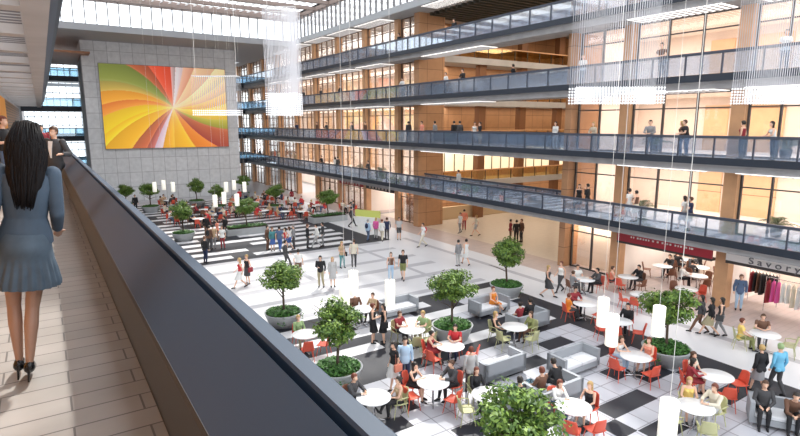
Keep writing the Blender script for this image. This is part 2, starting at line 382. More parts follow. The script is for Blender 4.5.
# ---- clerestory along the right and across the end
def clerestory(name, p0, p1, z0, z1, step):
    root = struct(thing(name, None, None)); p0 = Vector(p0); p1 = Vector(p1); d = (p1 - p0); L = d.length; d.normalize(); nrm = Vector((-d.y, d.x, 0))
    s = MB(); m = int(L / step)
    for i in range(m + 1):
        c = p0 + d * (i * step); a = d * .045; b = nrm * .08
        vs = [c - a - b, c + a - b, c + a + b, c - a + b]; s.add([(v.x, v.y, z0) for v in vs] + [(v.x, v.y, z1) for v in vs], [(0, 3, 2, 1), (4, 5, 6, 7), (0, 1, 5, 4), (1, 2, 6, 5), (2, 3, 7, 6), (3, 0, 4, 7)])
    s.build('mullions', mullg, root)
    MB().add([(p0.x, p0.y, z0), (p1.x, p1.y, z0), (p1.x, p1.y, z1), (p0.x, p0.y, z1)], [(0, 1, 2, 3)]).build('pane', glass_clear, root)
clerestory('window_200', (25.0, 0, 0), (25.0, 61, 0), 18.14, 20.25, .95)
clerestory('window_201', (.6, 61.6, 0), (25.0, 60.9, 0), 18.14, 20.35, .98)
clerestory('window_202', (.6, 0, 0), (.6, 61, 0), 18.14, 20.25, .95)
# ---- end: slab, concrete block wall
struct(MB().box(.55, 25.4, 61, 80, 17.5, 18.12).build('ceiling_end_slab', mat('end_soffit', (.33, .34, .36), .7)))
WY = 68.2
wl = MB().box(0, 16.25, 0, 11, 0, 17.5).build('wall_end', wallconc, None, loc=(4.28, WY, 0)); wl.rotation_euler = (0, 0, R(-1.2)); struct(wl)
# ---- roof
struct_n = 1
y = 1.0
while y < 62:
    struct(MB().box(.3, 25.4, y, y + .42, 20.30, 20.62).build('ceiling_beam_%d' % struct_n, roofbeam)); struct_n += 1; y += 3.3
fins = MB()
x = .8
while x < 25.3: fins.box(x, x + .07, .5, 61, 20.62, 20.80); x += .8
struct(fins.build('ceiling_fins', whitefin))
struct(MB().box(24.8, 25.5, 0, 61.5, 20.25, 20.8).build('trim_roof_side', roofbeam))
struct(MB().box(.2, .9, 0, 61.5, 20.25, 20.8).build('trim_roof_left', roofbeam))
struct(MB().box(.2, 25.5, 61.0, 61.8, 20.3, 20.95).build('trim_roof_end', roofbeam))
# ---- left walkway and parapet
LZ = 7.12; 
struct(MB().box(-1.75, .43, -3, 62, LZ - .4, LZ).build('floor_walkway', brick_mat('walkway_tiles', (.37, .345, .325), (.32, .30, .28), (.13, .12, .115), .70, .20, .006, .35, .5, noise=.14)))
struct(MB().box(-1.75, .5, -3, 80, LZ - 1.0, LZ - .4).build('floor_walkway_beam', concrete))
pr = struct(thing('wall_parapet', None, None))
PY0, PY1 = -3, 66
MB().prism([(.412, LZ - .9), (.412, LZ + .36), (.60, LZ + .36), (.60, LZ - .9)], PY0, PY1).build('skirting', blackm, pr)
MB().prism([(.335, LZ + .33), (.335, LZ + .645), (.345, LZ + .66), (.42, LZ + .66), (.42, LZ + .33)], PY0, PY1).build('inner_face', parap_face, pr)
MB().prism([(.342, LZ + .655), (.548, LZ + .87), (.556, LZ + .86), (.556, LZ + .60), (.43, LZ + .60)], PY0, PY1).build('sloping_panel', parap, pr)
MB().prism([(.55, LZ + .60), (.55, LZ + .825), (.585, LZ + .825), (.585, LZ + .60)], PY0, PY1).build('shadow_gap', blackm, pr)
MB().prism([(.578, LZ + .60), (.578, LZ + .87), (.585, LZ + .88), (.640, LZ + .88), (.65, LZ + .87), (.65, LZ - .9), (.60, LZ - .9)], PY0, PY1).build('outer_cap', parap, pr)
# left side wall and ceiling
struct(MB().box(-1.75, -1.6, -3, 40.0, LZ, 10.2).build('wall_left', orange))
struct(MB().box(-1.75, -1.6, 40.0, 66, LZ, 10.2).build('wall_left_slatted', slatwood))
struct(MB().box(-.08, .27, -3, 66, 10.36, 10.9).build('ceiling_soffit', soffit))
struct(MB().box(.27, .42, -3, 66, 10.62, 11.0).build('trim_fascia_inner', rail_m))
struct(MB().box(.42, .55, -3, 66, 10.9, 11.25).build('trim_fascia', steel))
struct(MB().box(-1.8, .3, -3, 66, 11.0, 11.3).build('ceiling_left', mat('dark_void', (.10, .10, .11), .8)))
y = -2.0; i = 1
while y < 64:
    struct(MB().box(-1.6, -.08, y, y + .45, 10.36, 10.95).build('ceiling_cross_beam_%d' % i, soffit)); 
    lo = thing('ceiling_louvre', 'slatted ceiling louvre over the left walkway', 'ceiling louvre', (0, y + .45, 0), 0, 'slatted louvres in the left walkway ceiling')
    s = MB(); yy = .06
    while yy < 2.40: s.box(-1.58, -.10, yy, yy + .045, 10.50, 10.52); yy += .30
    s.build('slats', mat('louvre_dark', (.14, .14, .15), .5), lo)
    MB().box(-1.58, -.10, .05, 2.4, 10.90, 10.93).build('diffuser', mat('coffer_light', (.95, .97, 1), .5, emit=1.5), lo)
    y += 2.9; i += 1
# far end beyond the block: cross bridges and a bright curtain wall
for lev in (2, 3, 4, 5):
    z = FL[lev]
    struct(MB().box(-3, 26, 80, 83, z - .6, z + .05).build('floor_bridge_%d' % lev, steel))
    t = thing('glass_railing', 'glass railing of the %s cross bridge at the far end, left of the mural wall' % {2: 'lowest', 3: 'second', 4: 'third', 5: 'topmost'}[lev], 'railing', (-3, 80, z))
    MB().box(0, 29, -.06, .06, .95, 1.05).build('handrail', rail_m, t); MB().box(0, 29, -.01, .01, .05, .95).build('glass_panels', glass_mat('far_glass', (.55, .72, .82), .1) if 'far_glass' not in MT else MT['far_glass'], t)
    for i in range(9): MB().box(i * 3.2 + .2, i * 3.2 + .3, -.04, .04, 0, .95).build('post', rail_m, t)
fw = struct(thing('window_300', None, None)); s = MB()
for i in range(40): s.box(-4 + i * .85, -3.92 + i * .85, 96, 96.15, 0, 18)
for z in (1.2, 3.3, 4.8, 5.9, 6.9, 8.5, 9.7, 10.6, 12.2, 13.2, 14.2, 16.5): s.box(-4, 32, 95.95, 96.2, z, z + (.45 if z in (3.3, 6.9, 10.6, 14.2) else .12))
s.build('window_frame', mat('far_mullion', (.28, .31, .34), .6), fw)
MB().box(-4, 32, 96.1, 96.12, 0, 18).build('pane', glass_clear, fw)
struct(MB().box(-4, .5, 83, 96, 17.5, 18.0).build('ceiling_far', concrete)); struct(MB().box(-3, 5, 66, 80, 15.9, 16.1).build('ceiling_far_wood', mat('far_wood', (.35, .16, .08), .6)))
struct(MB().box(-2.2, -1.75, -3, 96, 0, 18.2).build('wall_left_back', concrete))
# ================================================================= MURAL
def mural():
    NX, NY = 260, 156; Wd, Hd = 13.35, 9.15
    vs = []; cols = []
    P = [((.30, .38, .10), (.55, .50, .16)), ]
    # petals: (end angle in degrees at the rim, colours inner -> edge); angle measured from centre, swept by curl
    pet = [(-172, (1, .66, .02)), (-150, (1, .52, .02)), (-134, (.62, .16, .06)), (-124, (.55, .12, .08)), (-112, (.82, .64, .76)), (-92, (1, .48, .04)), (-70, (1, .54, .03)), (-56, (.92, .28, .03)),
           (-38, (.50, .08, .05)), (-28, (.45, .42, .06)), (-10, (1, .66, .08)), (2, (1, .55, .12)), (14, (.96, .62, .30)), (30, (1, .80, .42)), (54, (.95, .62, .36)), (70, (.92, .44, .26)), (82, (.86, .76, .78)),
           (90, (.62, .46, .44)), (110, (.95, .09, .03)), (121, (.56, .10, .04)), (137, (.24, .30, .05)), (145, (.52, .40, .08)), (156, (.92, .40, .03)), (166, (.90, .26, .04)), (189, (1, .66, .02))]
    cx, cy = .545, .50
    for j in range(NY + 1):
        for i in range(NX + 1):
            u = i / NX; v = j / NY; vs.append((u * Wd, 0, v * Hd))
            dx = (u - cx) * Wd; dy = (v - cy) * Hd; r = math.hypot(dx, dy) + 1e-5; a = math.degrees(math.atan2(dy, dx))
            a2 = a - (3.1 if dx < 0 else 2.6) * r * abs(math.cos(math.radians(a)))
            while a2 < -180: a2 += 360
            k = 0
            while k < len(pet) - 1 and pet[k][0] < a2: k += 1
            lo = pet[k - 1][0] if k else -181; t = (a2 - lo) / max(1, pet[k][0] - lo); t = min(1, max(0, t))
            c = pet[k][1]; c2 = pet[(k + 1) % len(pet)][1]
            g = .90 + .25 * t; c = [min(1, (c[q] * .86 + c2[q] * .14 * t) * g) for q in range(3)]
            gl = math.exp(-r * 1.3) * .75 + .05 * math.exp(-((t - .94) / .06) ** 2); c = [c[q] + (1 - c[q]) * gl * (1, .85, .55)[q] for q in range(3)]
            cols.append((*c, 1))
    fs = [(j * (NX + 1) + i, j * (NX + 1) + i + 1, (j + 1) * (NX + 1) + i + 1, (j + 1) * (NX + 1) + i) for j in range(NY) for i in range(NX)]
    me = bpy.data.meshes.new('artwork'); me.from_pydata(vs, [], fs)
    ca = me.color_attributes.new('paint', 'FLOAT_COLOR', 'POINT'); ca.data.foreach_set('color', np.array(cols, dtype=np.float32).ravel())
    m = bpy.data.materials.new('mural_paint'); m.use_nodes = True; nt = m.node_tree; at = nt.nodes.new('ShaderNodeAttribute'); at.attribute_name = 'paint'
    b = nt.nodes['Principled BSDF']; nt.links.new(at.outputs['Color'], b.inputs['Base Color']); b.inputs['Roughness'].default_value = .5; nt.links.new(at.outputs['Color'], b.inputs['Emission Color']); b.inputs['Emission Strength'].default_value = .35  # added glow in the paint's own colours brightens the mural
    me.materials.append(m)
    t = thing('mural', 'large glow-brightened mural of curved abstract orange, red, yellow and green rays on the concrete wall', 'mural', (5.82, WY - .24, 6.02), R(-1.2))
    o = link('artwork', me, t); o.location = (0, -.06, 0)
    MB().box(-.04, Wd + .04, -.05, .12, -.04, Hd + .04).build('backing_frame', mat('mural_frame', (.25, .2, .18), .6), t)
mural()
# ================================================================= FURNITURE
def mk_table():
    t = thing('round_table', '', 'table')
    MB().lathe([(.0, .70), (.45, .70), (.515, .722), (.52, .735), (.515, .748), (.0, .75)], n=40).build('tabletop', tabwhite, t, True)
    MB().lathe([(.035, .02), (.035, .71)], n=14).build('stem', chrome, t, True)
    b = MB()
    for k in range(4):
        a = k * PI / 2 + PI / 4; b.tube([(0, 0, .05), (.2 * math.cos(a), .2 * math.sin(a), .045), (.34 * math.cos(a), .34 * math.sin(a), .015)], [.025, .022, .015])
    b.build('foot_base', chrome, t); return t
def mk_chair(m, arms):
    def mk():
        t = thing('cafe_chair', '', 'chair')       # faces -Y
        s = MB(); nx, ny = 8, 8; top = []; 
        for j in range(ny + 1):
            for i in range(nx + 1):
                u = (i / nx - .5) * 2; v = j / ny
                x = u * (.22 + .02 * math.sin(v * PI)); y = -.22 + .43 * v; z = .455 + .02 * u * u - .015 * math.sin(v * PI) + (.0 if j else -.012); top.append((x, y, z))
        bot = [(x, y, z - .018) for x, y, z in top]; N = (nx + 1) * (ny + 1)
        fs = [(j * (nx + 1) + i, j * (nx + 1) + i + 1, (j + 1) * (nx + 1) + i + 1, (j + 1) * (nx + 1) + i) for j in range(ny) for i in range(nx)]
        fs2 = [tuple(q + N for q in reversed(f)) for f in fs]
        rim = [i for i in range(nx + 1)] + [(j + 1) * (nx + 1) - 1 for j in range(1, ny + 1)] + [ny * (nx + 1) + i for i in range(nx - 1, -1, -1)] + [j * (nx + 1) for j in range(ny - 1, 0, -1)]
        fr = [(rim[k], rim[(k + 1) % len(rim)], rim[(k + 1) % len(rim)] + N, rim[k] + N) for k in range(len(rim))]
        s.add(top + bot, fs + fs2 + fr); s.build('seat', m, t, True)
        s = MB(); top = []
        for j in range(ny + 1):
            for i in range(nx + 1):
                u = (i / nx - .5) * 2; v = j / ny; wv = .215 - .05 * v * v
                top.append((u * wv, .20 + .085 * v - .055 * u * u, .46 + .40 * v - .03 * u * u * v))
        bot = [(x, y + .018, z) for x, y, z in top]; s.add(top + bot, fs + fs2 + fr); s.build('backrest', m, t, True)
        for sx in (-1, 1):
            for sy in (-1, 1):
                MB().tube([(sx * .16, sy * .15, .45), (sx * .215, sy * .23, 0)], [.016, .011], 8).build('leg', m, t)
            if arms: MB().tube([(sx * .215, -.14, .46), (sx * .25, -.15, .62), (sx * .26, .0, .66), (sx * .23, .22, .66)], [.015, .015, .018, .015], 8).build('armrest', m, t, True)
        return t
    return mk
PT = Proto(mk_table); PR = Proto(mk_chair(redp, False)); PG = Proto(mk_chair(olive, True)); PB = Proto(mk_chair(mat('brown_shell', (.22, .09, .05), .5), False))
def mk_sofa(L, shade):
    def mk():
        t = thing('lounge_sofa', '', 'sofa')       # faces -Y, open front
        MB().box(-L / 2, L / 2, -.40, .40, .12, .30).build('base', greyup, t)
        c = MB(); nseat = 2
        for k in range(nseat): x0 = -L / 2 + .12 + k * (L - .24) / nseat; c.box(x0 + .01, x0 + (L - .24) / nseat - .01, -.38, .28, .30, .43)
        o = c.build('cushion', seatup, t); md = o.modifiers.new('b', 'BEVEL'); md.width = .03; md.segments = 2
        MB().box(-L / 2, L / 2, .28, .40, .12, .74).build('backrest', greyup, t)
        for sx in (-1, 1):
            MB().box(min(sx * L / 2, sx * (L / 2 - .12)), max(sx * L / 2, sx * (L / 2 - .12)), -.40, .40, .12, .74 if shade else .60).build('armrest', greyup, t)
            for sy in (-1, 1): MB().box(sx * (L / 2 - .08) - .02, sx * (L / 2 - .08) + .02, sy * .34 - .02, sy * .34 + .02, 0, .12).build('leg', chrome, t)
        return t
    return mk
PSF = Proto(mk_sofa(1.9, True))
# ================================================================= TREES
def mk_tree(seed, rad=1.12, nleaf=4200, bx=False):
    def mk():
        rnd = random.Random(seed); t = thing('potted_tree', '', 'tree')
        b = MB(); lean = rnd.uniform(-.06, .06)
        b.tube([(0, 0, .45), (.02, .01, .9), (lean, .03, 1.5), (lean * 1.5, 0, 2.1)], [.06, .05, .045, .03], 8)
        tips = []
        for k in range(15):
            a = k * 2.4 + rnd.random(); z0 = rnd.uniform(1.25, 2.1); rr = rad * rnd.uniform(.55, .88); z1 = z0 + rnd.uniform(.15, .85)
            b.tube([(lean, 0, z0), (lean + rr * .5 * math.cos(a), rr * .5 * math.sin(a), z0 + (z1 - z0) * .6), (rr * math.cos(a), rr * math.sin(a), z1)], [.025, .016, .006], 6)
        b.build('trunk', bark, t, True)
        cl = []
        for k in range(30):
            a = rnd.uniform(0, 2 * PI); zz = rnd.uniform(-1, 1); rr = math.sqrt(1 - zz * zz) * rnd.uniform(.35, .95)
            cl.append((rad * .78 * rr * math.cos(a), rad * .78 * rr * math.sin(a), 2.22 + .66 * zz * rnd.uniform(.5, 1), rnd.uniform(.24, .42)))
        lf = MB(); vs = []; fs = []
        for k in range(nleaf):
            c = rnd.choice(cl); d = Vector((rnd.gauss(0, 1), rnd.gauss(0, 1), rnd.gauss(0, 1))).normalized() * c[3] * rnd.uniform(.55, 1.12)
            p = Vector((c[0], c[1], c[2])) + Vector((d.x, d.y, d.z * .62))
            n_ = (d.normalized() + Vector((rnd.uniform(-.7, .7), rnd.uniform(-.7, .7), rnd.uniform(0, .9)))).normalized(); a = n_.orthogonal().normalized(); a.rotate(Matrix.Rotation(rnd.uniform(0, 6.28), 3, n_)); bb = n_.cross(a)
            L = rnd.uniform(.05, .085); W2 = L * .5; i0 = len(vs)
            vs += [p - a * L, p + bb * W2, p + a * L, p - bb * W2]; fs.append((i0, i0 + 1, i0 + 2, i0 + 3))
        lf.add(vs, fs)
        me = bpy.data.meshes.new('foliage'); me.from_pydata([tuple(v) for v in lf.v], [], lf.f); me.materials.append(leafm); link('foliage', me, t)
        if bx: box_planter(t); mk_cover(1.55, .48, 1500, True)(t)
        else: round_planter(t); mk_cover()(t)
        return t
    return mk
PTR = [Proto(mk_tree(3)), Proto(mk_tree(11)), Proto(mk_tree(23))]; PTB = Proto(mk_tree(31, bx=True))
def round_planter(t):
    MB().lathe([(.64, 0), (.84, .55), (.86, .60), (.80, .60), (.76, .52), (.0, .52)], n=40).build('planter', planterm, t, True)
    MB().lathe([(0, .50), (.775, .50), (.765, .55), (0, .57)], n=24).build('soil', soilm, t)
def mk_cover(rx=.76, ry=.76, n_=1900, box=False):
    def mk(t):
        rnd = random.Random(9); vs = []; fs = []
        for k in range(n_):
            a = rnd.uniform(0, 2 * PI); r = math.sqrt(rnd.random())
            x, y = (r * math.cos(a) * rx, r * math.sin(a) * ry) if not box else (rnd.uniform(-rx, rx), rnd.uniform(-ry, ry))
            drape = (not box and .4 < a < .9 or 5.1 < a < 5.5) and r > .8
            z = .57 + (rnd.uniform(0, .16) * (1.1 - r * .5)); 
            if drape and not box: q = rnd.uniform(1.0, 1.22); x *= q; y *= q; z = .62 - rnd.uniform(0, .42) * min(1, (q - 1) * 9)
            p = Vector((x, y, z)); n2 = Vector((rnd.uniform(-.8, .8), rnd.uniform(-.8, .8), 1)).normalized(); aa = n2.orthogonal().normalized(); aa.rotate(Matrix.Rotation(rnd.uniform(0, 6.28), 3, n2)); bb = n2.cross(aa); L = rnd.uniform(.04, .075)
            i0 = len(vs); vs += [p - aa * L, p + bb * L * .6, p + aa * L, p - bb * L * .6]; fs.append((i0, i0 + 1, i0 + 2, i0 + 3))
        me = bpy.data.meshes.new('ground_cover'); me.from_pydata([tuple(v) for v in vs], [], fs); me.materials.append(leafd)
        link('ground_cover', me, t)
    return mk
def box_planter(t):
    MB().box(-1.7, 1.7, -.6, .6, 0, .5).build('planter', planterm, t); MB().box(-1.62, 1.62, -.52, .52, .48, .53).build('soil', soilm, t)
trees = [   # ground point, scale, where
 ((19.35, 19.46), 1.0, 'beside the grey sofa with the seated woman in orange', 0), ((13.43, 16.52), 1.0, 'behind the table of the woman in the red dress', 0), ((18.62, 10.37), 1.0, 'at the table of the woman in the orange top', 0),
 ((7.69, 15.57), 1.0, 'close to the blue parapet in the foreground', 0), ((8.20, 21.85), .97, 'on the white paving just over the parapet', 0), ((13.23, 42.80), 1.0, 'in the long trough left of the brown group', 1),
 ((8.36, 42.79), 1.0, 'nearest to the parapet among the far tables', 0), ((21.16, 44.19), 1.0, 'right of the far crowded tables', 1), ((19.26, 52.33), .95, 'left of the far crowded tables', 0), ((13.35, 60.28), 1.0, 'in front of the mural wall, under the mural', 0),
 ((8.51, 58.63), 1.0, 'by the parapet below the left of the mural', 0), ((6.75, 62.12), .9, 'furthest left, half hidden by the parapet', 0), ((14.40, 55.51), .9, 'small one behind the hanging lanterns', 0), ((19.86, 64.74), .9, 'at the foot of the right edge of the mural wall', 0),
 ((8.31, 7.89), 1.0, 'large in the foreground at the bottom edge', 0)]
for i, ((x, y), s, where, bx) in enumerate(trees):
    pr_ = PTB if bx else PTR[i % 3]
    pr_.get((x, y, 0.002), 0 if bx else i * 1.3, 'leafy green potted tree %s' % where, 'potted trees in the atrium', s)
# ================================================================= PEOPLE
SEG = ['torso', 'neck', 'head', 'uarmL', 'farmL', 'handL', 'uarmR', 'farmR', 'handR', 'thighL', 'shinL', 'footL', 'thighR', 'shinR', 'footR']
def V(*a): return Vector(a)
def pose(name, fem=False):
    J = dict(pel=V(0, 0, .95), che=V(0, .0, 1.25), nec=V(0, .01, 1.47), hd=V(0, -.02, 1.63))
    hw = .088; sw = .165 if fem else .19
    for s, k in ((1, 'L'), (-1, 'R')):
        J['sh' + k] = V(s * sw, .01, 1.415); J['el' + k] = V(s * (sw + .06), .04, 1.13); J['wr' + k] = V(s * (sw + .05), -.05, .90)
        J['hp' + k] = V(s * hw, 0, .92); J['kn' + k] = V(s * .095, -.02, .50); J['an' + k] = V(s * .10, .03, .09)
    if name == 'stand2': J['elR'] = V(-sw - .05, -.0, 1.15); J['wrR'] = V(-.08, -.25, 1.17); J['knL'] = V(.11, -.07, .5); J['anL'] = V(.16, -.02, .09)
    if name == 'phone': J['elL'] = V(sw + .05, -.06, 1.17); J['wrL'] = V(.13, -.12, 1.46); J['knR'] = V(-.11, -.06, .5)
    if name.startswith('walk'):
        J['knL'] = V(.09, -.20, .53); J['anL'] = V(.09, -.36, .11); J['knR'] = V(-.09, -.02, .49); J['anR'] = V(-.08, .33, .16)
        J['elL'] = V(sw + .04, .14, 1.15); J['wrL'] = V(sw + .03, .10, .91); J['elR'] = V(-sw - .04, -.05, 1.14); J['wrR'] = V(-sw - .0, -.25, .97)
    if name == 'stride': J['knL'] = V(.09, -.13, .52); J['anL'] = V(.09, -.20, .10); J['knR'] = V(-.09, .0, .49); J['anR'] = V(-.08, .24, .13)
    if name == 'lean':
        for k in ('che', 'nec', 'hd'): J[k] += V(0, -.06 - .14 * (J[k].z - 1.1), -.03)
        for s, k in ((1, 'L'), (-1, 'R')): J['sh' + k] += V(0, -.13, -.05); J['el' + k] = V(s * .25, -.20, 1.13); J['wr' + k] = V(s * .08, -.42, 1.08)
    if name.startswith('sit'):
        dz = -.43
        for k in ('pel', 'che', 'nec', 'hd', 'shL', 'shR'): J[k] += V(0, .0, dz)
        for s, k in ((1, 'L'), (-1, 'R')):
            J['hp' + k] = V(s * .09, -.01, .53); J['kn' + k] = V(s * .11, -.43, .53); J['an' + k] = V(s * .11, -.40 if k == 'L' else -.50, .09)
            J['el' + k] = V(s * (sw + .06), -.10, .74); J['wr' + k] = V(s * .10, -.30, .63)
        if name == 'sit_table':
            for k in ('che', 'nec', 'hd', 'shL', 'shR'): J[k] += V(0, -.05 - (J[k].z - .8) * .12, 0)
            for s, k in ((1, 'L'), (-1, 'R')): J['el' + k] = V(s * .24, -.24, .79); J['wr' + k] = V(s * .10, -.44, .80)
        if name == 'sit_chin':
            for k in ('che', 'nec', 'hd', 'shL', 'shR'): J[k] += V(0, -.06 - (J[k].z - .8) * .2, -.01)
            J['elL'] = V(.17, -.34, .78); J['wrL'] = V(.06, -.26, 1.0); J['elR'] = V(-.23, -.24, .79); J['wrR'] = V(.02, -.42, .80)
        if name == 'sit_forward':
            for k in ('che', 'nec', 'hd', 'shL', 'shR'): J[k] += V(0, -.10 - (J[k].z - .7) * .45, -.06)
            for s, k in ((1, 'L'), (-1, 'R')): J['el' + k] = V(s * .17, -.36, .64); J['wr' + k] = V(s * .04, -.50, .62)
        if name == 'sit_cross': J['knR'] = V(-.04, -.44, .60); J['anR'] = V(.10, -.66, .30); J['wrL'] = V(.0, -.32, .66)
    return J
def body_parts(J, fem, heel=False, fing=True):
    """list of (label, p0, p1, r0, r1, flat) tapered segments"""
    g = .90 if fem else 1.0; S = []
    up = (J['nec'] - J['pel']).normalized()
    for k in 'LR':
        S += [('uarm' + k, J['sh' + k], J['el' + k], .052 * g, .039 * g), ('farm' + k, J['el' + k], J['wr' + k], .040 * g, .025 * g)]
        d = (J['wr' + k] - J['el' + k]).normalized(); h0 = J['wr' + k]; h1 = h0 + d * .075
        S.append(('hand' + k, h0, h1, .026 * g, .030 * g))
        side = d.cross(Vector((0, 1, 0)) if abs(d.y) < .8 else Vector((0, 0, 1))).normalized(); bend = d.cross(side).normalized()
        if bend.y > 0: bend = -bend
        if fing:
            for q, (o_, l) in enumerate(((-.024, .058), (-.008, .07), (.009, .066), (.025, .052))):
                a = h1 + side * o_; m_ = a + d * l * .55 + bend * .006; S += [('hand' + k, a, m_, .0085, .0082), ('hand' + k, m_, m_ + d * l * .4 + bend * .018, .0082, .0072)]
            tside = side if k == 'L' else -side
            S += [('hand' + k, h0 + d * .02 + tside * .02, h0 + d * .055 + tside * .05 + bend * .015, .011, .009), ('hand' + k, h0 + d * .055 + tside * .05 + bend * .015, h0 + d * .085 + tside * .05 + bend * .03, .009, .008)]
        S += [('thigh' + k, J['hp' + k], J['kn' + k], (.088 if not fem else .084), .055 * g), ('shin' + k, J['kn' + k] , J['kn' + k].lerp(J['an' + k], .35) + V(0, .012, 0), .054 * g, .056 * g), ('shin' + k, J['kn' + k].lerp(J['an' + k], .35) + V(0, .012, 0), J['an' + k], .055 * g, .033 * g)]
        an = J['an' + k]; rise = .055 if heel else 0
        kn = J['kn' + k]; tilt = (an.y - .03) * .35 if an.z > .12 else 0
        S += [('foot' + k, an + V(0, .03, -.045), an + V(0, -.07, -.045 - rise * .3 - tilt * .3), .032, .034), ('foot' + k, an + V(0, -.07, -.045 - rise * .3 - tilt * .3), an + V(0, -.155, -.062 - rise * .45 - tilt), .034, .022)]
    S += [('neck', J['nec'] - up * .04, J['hd'] - V(0, -.02, .05), .056 * g, .052 * g)]
    return S
def ell(vs, fs, c, rx, ry, rz, n=16, m=10):
    i0 = len(vs)
    for j in range(1, m):
        t = PI * j / m
        for k in range(n): a = 2 * PI * k / n; vs.append((c[0] + rx * math.sin(t) * math.cos(a), c[1] + ry * math.sin(t) * math.sin(a), c[2] + rz * math.cos(t)))
    vs.append((c[0], c[1], c[2] + rz)); vs.append((c[0], c[1], c[2] - rz)); T = len(vs) - 2; B = len(vs) - 1
    for j in range(m - 2):
        for k in range(n): a = i0 + j * n + k; b = i0 + j * n + (k + 1) % n; fs.append((a, a + n, b + n, b))
    for k in range(n): fs.append((T, i0 + k, i0 + (k + 1) % n)); a = i0 + (m - 2) * n; fs.append((B, a + (k + 1) % n, a + k))
def torso_sections(J, fem):
    pel, che, nec = J['pel'], J['che'], J['nec']
    L = [(-.10, .145, .10), (-.02, .172 if fem else .165, .118), (.06, .158, .108), (.17, .122 if fem else .145, .09), (.28, .138 if fem else .160, .105), (.37, .155 if fem else .178, .115), (.44, .15 if fem else .178, .10), (.485, .11 if fem else .13, .078), (.52, .06, .06)]
    out = []
    for h, rx, ry in L:
        t = h / .52; 
        if t <= .58: p = pel.lerp(che, t / .577) if t > 0 else pel + V(0, 0, h)
        else: p = che.lerp(nec, (t - .577) / .423)
        out.append((p, rx, ry))
    return out
def remesh(vs, fs, vox, it=3):
    me = bpy.data.meshes.new('t'); me.from_pydata([tuple(v) for v in vs], [], fs); o = bpy.data.objects.new('t', me); COL.objects.link(o)
    md = o.modifiers.new('r', 'REMESH'); md.mode = 'VOXEL'; md.voxel_size = vox; md.use_smooth_shade = True
    sm = o.modifiers.new('s', 'SMOOTH'); sm.iterations = it; sm.factor = .5
    dg = bpy.context.evaluated_depsgraph_get(); e = o.evaluated_get(dg); m2 = bpy.data.meshes.new_from_object(e)
    bpy.data.objects.remove(o); bpy.data.meshes.remove(me); return m2
BC = {}
def body(pname, fem, vox=.0145, heel=False, longh=False):
    key = (pname, fem)
    if key in BC: return BC[key]
    J = pose(pname, fem); S = body_parts(J, fem, heel); b = MB()
    for s in S: b.tube([s[1], s[2]], [s[3], s[4]], 10)
    vs = list(b.v); fs = list(b.f)
    for s in S:
        ell(vs, fs, s[1], s[3], s[3], s[3], 10, 8); ell(vs, fs, s[2], s[4], s[4], s[4], 10, 8)
    T = torso_sections(J, fem); n = 20; i0 = len(vs)
    for p, rx, ry in T:
        for k in range(n): a = 2 * PI * k / n; vs.append((p.x + rx * math.cos(a), p.y + ry * math.sin(a), p.z))
    for i in range(len(T) - 1):
        for k in range(n): fs.append((i0 + i * n + k, i0 + i * n + (k + 1) % n, i0 + (i + 1) * n + (k + 1) % n, i0 + (i + 1) * n + k))
    fs.append(tuple(i0 + k for k in range(n - 1, -1, -1))); fs.append(tuple(i0 + (len(T) - 1) * n + k for k in range(n)))
    if fem:
        for s in (1, -1): ell(vs, fs, J['che'] + V(s * .068, -.085, .06), .052, .05, .055, 12, 8)
    for s in (1, -1): ell(vs, fs, J['pel'] + V(s * .075, .06, -.06), .085, .075, .09, 12, 8)
    h = J['hd']
    ell(vs, fs, h + V(0, .012, .03), .076, .095, .098, 20, 14); ell(vs, fs, h + V(0, -.02, -.035), .058, .070, .072, 18, 12); ell(vs, fs, h + V(0, -.055, -.085), .026, .024, .022, 10, 8)
    ell(vs, fs, h + V(0, -.098, -.018), .012, .022, .024, 10, 8); ell(vs, fs, h + V(0, -.086, -.055), .022, .012, .010, 10, 8)
    for s in (1, -1): ell(vs, fs, h + V(s * .078, .012, -.005), .010, .022, .032, 8, 8)
    me = remesh(vs, fs, vox)
    nv = len(me.vertices); co = np.empty(nv * 3, np.float32); me.vertices.foreach_get('co', co); co = co.reshape(-1, 3)
    no = np.empty(nv * 3, np.float32); me.vertex_normals.foreach_get('vector', no); no = no.reshape(-1, 3)
    F_ = np.array([p.vertices[:] for p in me.polygons if len(p.vertices) == 4]); fc = co[F_].mean(1)
    best = np.full(len(fc), 1e9); lab = np.zeros(len(fc), int)
    def upd(name, p0, p1, r0, r1, bias=0):
        nonlocal best, lab
        p0 = np.array(p0); d = np.array(p1) - p0; t = np.clip(((fc - p0) @ d) / (d @ d + 1e-9), 0, 1)
        dist = np.linalg.norm(fc - (p0 + t[:, None] * d), axis=1) - (r0 + (r1 - r0) * t) + bias; m = dist < best; best[m] = dist[m]; lab[m] = SEG.index(name)
    for s in S: upd(*s)
    for i in range(len(T) - 1):
        (p, rx, ry), (p2, rx2, ry2) = T[i], T[i + 1]
        for o_ in (-1, 0, 1): upd('torso', p + V(o_ * (rx - ry) * .95, 0, 0), p2 + V(o_ * (rx2 - ry2) * .95, 0, 0), ry, ry2)
    for s in (1, -1): upd('torso', J['pel'] + V(s * .075, .06, -.06), J['pel'] + V(s * .075, .06, -.05), .085, .085, -.0)
    upd('head', h + V(0, .012, .03), h + V(0, .012, .04), .09, .09); upd('head', h + V(0, -.02, -.035), h + V(0, -.03, -.05), .066, .066)
    me.name = 'person_body'; me.materials.clear(); me.materials.append(mat('skin', (.80, .50, .36), .5))
    BC[key] = dict(J=J, me=me, co=co, no=no, F=F_, fc=fc, lab=lab, fem=fem, g={}); return BC[key]
